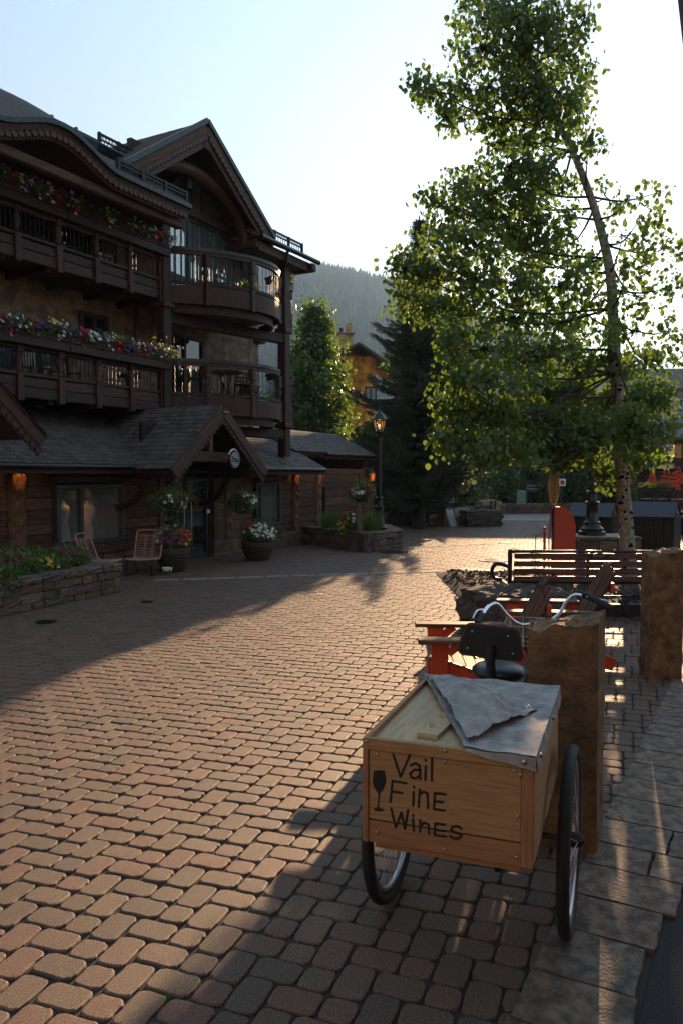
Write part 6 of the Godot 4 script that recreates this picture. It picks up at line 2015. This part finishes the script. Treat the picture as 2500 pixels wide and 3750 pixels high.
func make_seating() -> void:
	park_bench("long slatted park bench in the foreground with its back to us", Transform3D(Basis(Vector3.UP, -.015), Vector3(3.1, 0, -9.85)), 1.98, true)
	adirondack("red garden chair with brown back nearest the tricycle", Transform3D(Basis(Vector3.UP, -.06), Vector3(1.13, 0, -6.25)))
	adirondack("red garden chair with brown back farther off, before the bench", Transform3D(Basis(Vector3.UP, -.1), Vector3(2.05, 0, -7.5)))
	# mulch bed with its kerb and boulder
	var bed := obj("mulch_bed", mulch_shape(), M.soil)
	bed.set_meta("kind", "structure")
	var chips := []
	for i in 5200:
		var x := rng.randf_range(1.9, 8.2)
		var z := rng.randf_range(-14.4, -10.12)
		chips.append(Transform3D(Basis.from_euler(Vector3(rng.randfn() * .5, rng.randf() * TAU, rng.randfn() * .5)).scaled(Vector3(rng.randf_range(.5, 1.4), 1, rng.randf_range(.6, 1.2))), Vector3(x, mulch_y(x, z) + .006, z)))
	many("wood_chips", bx(Vector3.ZERO, Vector3(.075, .012, .028)).mesh(), mat("chip", Color(.11, .07, .04), .9, "fine", 3.0), bed, chips)
	var kb := thing("bed_kerb", "dark timber kerb along the near edge of the mulch bed", "kerb")
	for k in 4: obj("sleeper", bx(Vector3(2.75 + k * 1.7, .075, -10.05), Vector3(1.68, .17, .14), .015), M.bin_board, kb)
	var bo := Shape.new()
	bo.stone(Vector3(0, .22, 0), Vector3(1.1, .58, .9), .09, 4242, 14, .25)
	tag(obj("boulder", bo, M.boulder, null, Transform3D(Basis(Vector3.UP, .25), Vector3(2.02, 0, -9.0))), "rough dark boulder at the mulch bed's left corner", "boulder")
	var coil := Shape.new()
	for k in 4: coil.ring(Vector3(rng.randf_range(-.02, .02), .16 + k * .008, rng.randf_range(-.01, .01)), Vector3(.1 * k - .15, .2, 1).normalized(), .13 + .008 * k, .008, 24, 5)
	tag(obj("cable_coil", coil, M.rubber, null, Transform3D(Basis.IDENTITY, Vector3(3.62, .0, -9.62))), "coil of black cable hanging at the bench's right leg", "cable")
	# the two split stone posts
	for p in [[1.12, -3.86, .33, 1.1, .3, -.42, 71, "rough brown stone post right behind the tricycle's box"], [2.87, -7.0, .28, 1.14, .28, -.05, 72, "rough brown stone post standing before the bench's right end"]]:
		var s := Shape.new()
		s.stone(Vector3(0, p[3] * .5 - .03, 0), Vector3(p[2], p[3] + .06, p[4]), .024, p[6], 20, .015)
		var v := s.v   # the top is split off at a slant
		for i in v.size():
			if v[i].y > p[3] - .12: v[i].y += v[i].x * .22 + absf(v[i].z) * -.1
		s.v = v
		tag(obj("stone_post", s, M.post_stone, null, Transform3D(Basis(Vector3.UP, p[5]), Vector3(p[0], 0, p[1]))), p[7], "stone post", "split stone posts along the walk")
func mulch_y(x: float, z: float) -> float:
	return .06 + .07 * sin(clampf((z + 14.6) / 4.5, 0, 1) * PI) + .02 * sin(x * 3.0 + z * 2.0)
func mulch_shape() -> Shape:
	var s := Shape.new()
	for i in 26:
		for j in 18:
			var q: Array[Vector3] = []
			for e in [[i, j + 1], [i + 1, j + 1], [i + 1, j], [i, j]]:
				var x: float = 1.75 + 6.6 * e[0] / 26.0
				var z: float = -14.6 + 4.5 * (18 - e[1]) / 18.0
				z = -14.6 + 4.5 * (1.0 - e[1] / 18.0)
				var edge := 0.0 if e[0] == 0 or e[1] == 18 or e[0] == 26 else 1.0
				q.append(Vector3(x, mulch_y(x, z) * edge + .008, z))
			s.quad(q[3], q[2], q[1], q[0])
	return s

# ---- the delivery tricycle -----------------------------------------------------
func bike_wheel(parent: Node3D, c: Vector3, R: float, axis: Vector3) -> void:
	var W := Node3D.new()
	W.name = "wheel"
	parent.add_child(W, true)
	var s := Shape.new()
	s.ring(c, axis, R - .024, .024, 48, 10)
	obj("tyre", s, M.rubber, W)
	var r := Shape.new()
	r.ring(c, axis, R - .06, .012, 48, 8, 1.3)
	obj("rim", r, M.dull_metal, W)
	obj("hub", tb([c - axis * .05, c - axis * .03, c + axis * .03, c + axis * .05], [.018, .03, .03, .018], 12), M.gutter, W)
	var x := axis.cross(Vector3.UP).normalized()
	for k in 28:
		var a := TAU * k / 28
		var b := a + (.28 if k % 4 < 2 else -.28)
		var sg := .032 if k % 2 == 0 else -.032
		var sp := Shape.new()
		sp.tube([c + axis * sg + (x * cos(b) + Vector3.UP * sin(b)) * .028, c + (x * cos(a) + Vector3.UP * sin(a)) * (R - .066)], .0014, 4, false)
		obj("spoke", sp, M.dull_metal, W)
func make_tricycle() -> void:
	var xf := Transform3D(Basis(Vector3(.938, 0, .347).normalized(), Vector3.UP, Vector3(-.347, 0, .938).normalized()), Vector3(.349, 0, -2.6))
	var bike := xf.affine_inverse() * Transform3D(Basis(Vector3(.959, 0, .284).normalized(), Vector3.UP, Vector3(-.284, 0, .959).normalized()), Vector3(.374, 0, -2.75))
	var lift_box := Transform3D(Basis.IDENTITY, Vector3(0, .042, 0))
	var T := thing("delivery_tricycle", "delivery tricycle with a lettered wooden box between its rear wheels", "tricycle", xf)
	var hw := .292
	var L := .876
	var y0 := .48
	var y1 := .85
	# rear panel of two boards with battens
	var rp := Node3D.new()
	rp.name = "rear_panel"
	T.add_child(rp)
	rp.transform = lift_box
	obj("board", bx(Vector3(-.0095, .685, -.009), Vector3(.521, .245, .018), .002), M.plywood, rp)
	obj("board", bx(Vector3(-.0095, .5185, -.0085), Vector3(.521, .077, .019), .002), M.plywood_red, rp)
	obj("top_batten", bx(Vector3(0, .83, -.004), Vector3(.584, .04, .022), .002), M.plywood, rp)
	obj("corner_batten", bx(Vector3(-.2815, .645, -.005), Vector3(.021, .328, .024), .003), M.plywood_red, rp)
	obj("corner_batten", bx(Vector3(.272, .645, -.005), Vector3(.04, .328, .024), .003), M.plywood_red, rp)
	var screws := Shape.new()
	for p in [[-.278, .838], [.0, .838], [-.24, .795], [-.0, .8], [.23, .8], [.25, .79], [-.24, .52], [.24, .515], [.24, .65], [.0, .5], [.272, .838]]:
		screws.ball(Vector3(p[0], p[1], .009), Vector3(.0055, .0055, .003), 8, 5)
	obj("screws", screws, M.dull_metal, rp)
	var ink := Shape.new()
	for st in LETTERS:
		var pts := []
		for i in range(0, st.size(), 2): pts.append(Vector3(st[i], st[i + 1], .0007))
		for i in pts.size() - 1:
			ink.beam(pts[i], pts[i + 1], .0014, .0084, 0, Vector3.BACK.cross((pts[i + 1] - pts[i]).normalized()))
		for p in pts:
			ink.xf = Transform3D(Basis.IDENTITY, p)
			var rnd := PackedVector2Array()
			for k in 10: rnd.append(Vector2(cos(TAU * k / 10), sin(TAU * k / 10)) * .0042)
			ink.prism(rnd, -.0007, .00075)
			ink.xf = Transform3D.IDENTITY
	obj("lettering", ink, M.ink, rp)
	var gob := Shape.new()
	var gp2 := PackedVector2Array()
	for i in range(0, GOBLET.size(), 2): gp2.append(Vector2(GOBLET[i], GOBLET[i + 1]))
	gob.prism(gp2, -.0005, .0014)
	obj("wine_glass_emblem", gob, M.ink, rp)
	# box sides, floor, lid board
	for sd in [-1.0, 1.0]: obj("side_panel", bx(Vector3(sd * .283, .665, -L / 2 - .009), Vector3(.018, .37, L - .018), .002), M.plywood, T, lift_box)
	obj("front_panel", bx(Vector3(0, .665, -L + .009), Vector3(.548, .37, .018), .002), M.plywood_red, T, lift_box)
	obj("floor_board", bx(Vector3(0, .492, -L / 2), Vector3(.548, .018, L - .04)), M.plywood_red, T, lift_box)
	obj("lid_board", bx(Vector3(0, .824, -L / 2 - .004), Vector3(.546, .012, L - .04), .001), M.pale_wood, T, lift_box)
	obj("bottom_batten", bx(Vector3(0, .47, -.03), Vector3(.5, .02, .04)), M.plywood_red, T, lift_box)
	obj("bracket", bx(Vector3(.17, .455, -.05), Vector3(.02, .05, .02)), M.iron, T, lift_box)
	# wheels and frame
	var az := -.61
	for sd in [-1.0, 1.0]: bike_wheel(T, Vector3(sd * .365, .365, az), .365, Vector3.RIGHT)
	obj("axle", tb([Vector3(-.42, .365, az), Vector3(.42, .365, az)], .012, 8), M.gutter, T)
	for sd in [-1.0, 1.0]: obj("axle_bracket", bar(Vector3(sd * .24, .365, az), Vector3(sd * .24, .53, az), .05, .03), M.black_paint, T)
	obj("frame_tube", tb(smooth_path([Vector3(-.02, .38, -.45), Vector3(.0, .36, -1.0), Vector3(.03, .3, -1.45), Vector3(.1, .5, -2.05), Vector3(.17, .66, -2.32)]), .022, 10), M.black_paint, T, bike)
	obj("seat_tube", tb([Vector3(.03, .3, -1.45), Vector3(.05, .72, -1.46)], .017, 10), M.black_paint, T, bike)
	obj("head_tube", tb([Vector3(.17, .55, -2.36), Vector3(.18, .86, -2.28)], .022, 10), M.black_paint, T, bike)
	for sd in [-1.0, 1.0]: obj("fork", tb([Vector3(.17 + sd * .045, .56, -2.37), Vector3(.165 + sd * .05, .34, -2.5)], .013, 8), M.black_paint, T, bike)
	bike_wheel(T, bike * Vector3(.165, .335, -2.5), .33, (bike.basis * Vector3.RIGHT).normalized())
	obj("crank", tb([Vector3(-.06, .3, -1.5), Vector3(.12, .3, -1.5)], .02, 8), M.gutter, T, bike)
	for sd in [-1.0, 1.0]: obj("pedal", bx(Vector3(.03 + sd * .16, .3 - sd * .14, -1.5), Vector3(.1, .025, .08), .006), M.rubber, T, bike)
	# saddle with backrest
	var sa := Shape.new()
	sa.xf = Transform3D(Basis.IDENTITY, Vector3(.05, .765, -1.46))
	sa.ball(Vector3.ZERO, Vector3(.145, .055, .14), 20, 10)
	sa.ball(Vector3(0, -.005, -.12), Vector3(.06, .035, .12), 14, 8)
	obj("saddle", sa, M.vinyl, T, bike)
	var br := Shape.new()
	var bp := PackedVector2Array()
	for c in [[.11, .052, 0], [-.11, .052, 1], [-.135, -.05, 2], [.135, -.05, 3]]:
		for a in 5:
			var t: float = (c[2] + a / 4.0) * PI / 2
			bp.append(Vector2(c[0] + cos(t) * .035, c[1] + sin(t) * .035))
	br.xf = Transform3D(Basis.from_euler(Vector3(-.12, 0, -.06)), Vector3(.02, .945, -1.33))
	br.prism(bp, -.03, .0)
	var br2 := Shape.new()
	br2.xf = br.xf
	var small := PackedVector2Array()
	for p in bp: small.append(p * Vector2(.93, .88))
	br2.prism(small, .0005, .008)
	var B := obj("backrest", br, M.vinyl, T, bike)
	obj("back_plate", br2, M.rubber, B)
	var bolts := Shape.new()
	bolts.xf = br.xf
	for p in [[-.1, .045], [.085, .04], [-.115, -.045], [.115, -.045], [-.01, -.03], [-.008, -.065]]: bolts.ball(Vector3(p[0], p[1], .01), Vector3(.006, .006, .004), 8, 5)
	obj("bolts", bolts, M.dull_metal, B)
	obj("backrest_strut", tb(smooth_path([Vector3(.02, .93, -1.315), Vector3(.022, .84, -1.3), Vector3(.03, .74, -1.32), Vector3(.045, .68, -1.42)]), .024, 10), M.rubber, T, bike)
	# handlebars, grips, cables, basket
	var hb := [Vector3(-.10, .965, -2.02), Vector3(-.075, 1.0, -2.12), Vector3(-.03, 1.005, -2.2), Vector3(.03, .93, -2.24), Vector3(.1, .87, -2.28), Vector3(.18, .875, -2.28), Vector3(.27, .885, -2.32), Vector3(.34, .93, -2.38), Vector3(.38, 1.0, -2.43), Vector3(.43, 1.045, -2.44), Vector3(.5, 1.05, -2.38), Vector3(.56, 1.035, -2.33)]
	obj("handlebar", tb(smooth_path(hb), .0115, 10), M.chrome, T, bike)
	obj("stem", tb([Vector3(.18, .84, -2.28), Vector3(.18, .895, -2.27)], .02, 10), M.chrome, T, bike)
	obj("grip", tb([Vector3(.52, 1.046, -2.365), Vector3(.55, 1.038, -2.34), Vector3(.66, 1.0, -2.245)], [.021, .018, .019], 12), M.rubber, T, bike)
	obj("grip", tb([Vector3(-.1, .965, -2.02), Vector3(-.12, .93, -1.92)], [.017, .017], 12), M.rubber, T, bike)
	obj("shifter", bx(Vector3(.5, 1.055, -2.385), Vector3(.05, .04, .045), .01), M.black_paint, T, bike)
	obj("brake_lever", tb(smooth_path([Vector3(.5, 1.03, -2.4), Vector3(.58, 1.03, -2.4), Vector3(.63, 1.03, -2.34)]), .006, 6), M.chrome, T, bike)
	obj("brake_lever", tb(smooth_path([Vector3(-.08, .98, -2.1), Vector3(-.13, .99, -2.02), Vector3(-.15, .95, -1.95)]), .006, 6), M.chrome, T, bike)
	obj("cable", tb(smooth_path([Vector3(.49, 1.06, -2.39), Vector3(.36, 1.1, -2.55), Vector3(.15, 1.03, -2.62), Vector3(.12, .8, -2.5), Vector3(.16, .6, -2.4)], 6), .0035, 6), M.rubber, T, bike)
	obj("cable", tb(smooth_path([Vector3(-.08, .98, -2.1), Vector3(.0, 1.06, -2.3), Vector3(.2, 1.09, -2.55), Vector3(.26, .9, -2.52), Vector3(.2, .62, -2.42)], 6), .0035, 6), M.rubber, T, bike)
	for k in 5:
		obj("basket_wire", tb([Vector3(.02 + k * .085, .86, -2.62), Vector3(.02 + k * .085, .64, -2.6), Vector3(.02 + k * .085, .64, -2.4)], .003, 4), M.dull_metal, T, bike)
	for k in 4: obj("basket_wire", tb([Vector3(.0, .66 + k * .065, -2.4), Vector3(.0, .66 + k * .065, -2.62), Vector3(.38, .66 + k * .065, -2.62), Vector3(.38, .66 + k * .065, -2.4)], .003, 4), M.dull_metal, T, bike)
	# canvas cover: a flat sheet with its corner thrown back
	var cv := thing("canvas_cover", "grey canvas cover folded back over the tricycle's box", "cover", xf * lift_box)
	var fn := FastNoiseLite.new()
	fn.seed = 6
	fn.frequency = 2.6
	fn.fractal_octaves = 3
	var top := func(u: float, w: float, lift: float) -> Vector3:
		var x := -hw + u * .584
		var z := -w * L
		return Vector3(x, .8575 + lift + fn.get_noise_2d(x * 1.5, z * 1.5) * .006 + fn.get_noise_2d(x * 4, z * 4) * .0035, z)
	var flat := Shape.new()
	var n := 22
	var F := func(i: int, j: int) -> Vector3:
		var w := j / float(n) * 1.015
		var ul := .62 * (1.0 - minf(w, 1.0)) - .012
		var u := lerpf(ul, 1.012, i / float(n))
		var p: Vector3 = top.call(u, w, 0.0)
		var sag := sin(clampf((u - ul) / .5, 0, 1) * PI) * .006
		p.y -= sag * .6
		if w < .001: p.z = .012
		return p
	grid(flat, F, n, n, .0035)
	obj("sheet", flat, M.canvas, cv)
	var hem := Shape.new()
	var H := func(i: int, j: int) -> Vector3:
		var w := i / 24.0 * 1.01
		var p: Vector3 = top.call(1.012, w, 0.0)
		var t := j / 3.0
		return Vector3(p.x + .006 * sin(t * 1.5) + .002 * sin(w * 30), p.y - .055 * t - .002, p.z if w > 0.001 else .012)
	grid(hem, H, 24, 3, .003)
	obj("side_hem", hem, M.canvas, cv)
	var fh := Shape.new()
	var FH := func(i: int, j: int) -> Vector3:
		var u := lerpf(.62, 1.012, i / 16.0)
		var p: Vector3 = top.call(u, 0.0, 0.0)
		var t := j / 3.0
		return Vector3(p.x, p.y - .004 - t * (.008 + .036 * i / 16.0), .013 + .006 * t)
	grid(fh, FH, 16, 3, .003)
	obj("front_hem", fh, M.canvas, cv)
	var fl := Shape.new()
	var A := Vector2(.0, 1.0)
	var Bp := Vector2(.63, .01)
	var C := Vector2(.93, .56)
	var N := 26
	var FL := func(i: int, j: int) -> Vector3:
		# i runs from the fold (A-B) to the tip C, j along the fold
		var s := i / float(N)
		var t := j / float(N)
		var a := A.lerp(Bp, t)
		var q := a.lerp(C, s * .985)
		var lift := .012 + .036 * sin(PI * minf(s * 1.25, 1.0)) * (1.0 - absf(t - .45)) + .03 * sin(PI * t) * (1 - s) * (1 - s)
		lift += .024 * fn.get_noise_2d(q.x * 1.6 + 7, q.y * 2.4) + .005 * sin(PI * t) * sin((q.x * 1.4 + q.y) * 17.0 + 3.0 * fn.get_noise_2d(q.x * 2.0, q.y * 2.0 + 9)) * s * (1.0 - s) * 2.2 + .012 * exp(-pow((t - .98) / .06, 2)) * (1 - s)
		var p: Vector3 = top.call(q.x, q.y, maxf(lift, .006))
		return p
	grid(fl, FL, N, N, .0035)
	obj("folded_flap", fl, M.canvas, cv)
	var grom := Shape.new()
	var gc: Vector3 = FL.call(25, 13)
	grom.ring(gc + Vector3(-.02, .006, 0), Vector3(.1, 1, .15).normalized(), .009, .003, 16, 6)
	obj("grommet", grom, M.dull_metal, cv)
	var sn := Shape.new()
	for p in [Vector3(hw - .03, .838, .022), Vector3(hw + .012, .838, -.06), Vector3(hw + .012, .835, -.5)]: sn.ball(p, Vector3(.009, .009, .007), 10, 6)
	obj("snap_buttons", sn, M.dull_metal, cv)
	# bits of wood lying on the lid board
	var rk := Shape.new()
	var rpoly := PackedVector2Array([Vector2(-.03, -.13), Vector2(.03, -.13), Vector2(.03, .13), Vector2(-.03, .13), Vector2(-.03, .09)])
	for cy in [.05, -.055]:
		for k in 7: rpoly.append(Vector2(-.03 + sin(PI * k / 6.0) * .028, cy + cos(PI * k / 6.0) * .03))
	rk.xf = Transform3D(Basis(Vector3.RIGHT, Vector3.FORWARD, Vector3.UP), Vector3.ZERO)
	rk.prism(rpoly, 0, .014)
	tag(obj("bottle_rack_board", rk, M.pale_wood, null, xf * lift_box * Transform3D(Basis(Vector3.UP, -.1).scaled(Vector3(1.25, 1.2, 1.25)), Vector3(-.075, .832, -.27))), "pale notched board lying on the box beside the canvas", "board")
	var wb := Shape.new()
	wb.stone(Vector3(0, .02, 0), Vector3(.065, .045, .06), .1, 11, 4, .1)
	tag(obj("wood_block", wb, M.shingle_1, null, xf * lift_box * Transform3D(Basis(Vector3.UP, .5), Vector3(-.135, .832, -.6))), "small grey wooden block on the box behind the notched board", "block")
	var stp := Shape.new()
	stp.box(Vector3.ZERO, Vector3(.16, .004, .03), .001)
	tag(obj("canvas_strip", stp, M.canvas, null, xf * lift_box * Transform3D(Basis.IDENTITY, Vector3(.0, .8325, -.045))), "short strip of pale canvas at the box's rear rim", "strip")
func grid(s: Shape, f: Callable, nu: int, nv: int, thick: float) -> void:
	var P := []
	for i in nu + 1:
		var row := []
		for j in nv + 1: row.append(f.call(i, j))
		P.append(row)
	var Nn := []
	for i in nu + 1:
		var row := []
		for j in nv + 1:
			var du: Vector3 = P[mini(i + 1, nu)][j] - P[maxi(i - 1, 0)][j]
			var dv: Vector3 = P[i][mini(j + 1, nv)] - P[i][maxi(j - 1, 0)]
			var m := dv.cross(du)
			if m.length() < 1e-12: m = Vector3.UP
			m = m.normalized()
			row.append(m)
		Nn.append(row)
	for i in nu:
		for j in nv:
			var a: Vector3 = P[i][j]
			var b: Vector3 = P[i][j + 1]
			var c: Vector3 = P[i + 1][j + 1]
			var d: Vector3 = P[i + 1][j]
			var na: Vector3 = Nn[i][j]
			var nb: Vector3 = Nn[i][j + 1]
			var nc: Vector3 = Nn[i + 1][j + 1]
			var nd: Vector3 = Nn[i + 1][j]
			s.trin(a, b, c, na, nb, nc)
			s.trin(a, c, d, na, nc, nd)
			s.trin(a - na * thick, c - nc * thick, b - nb * thick, -na, -nc, -nb)
			s.trin(a - na * thick, d - nd * thick, c - nc * thick, -na, -nd, -nc)
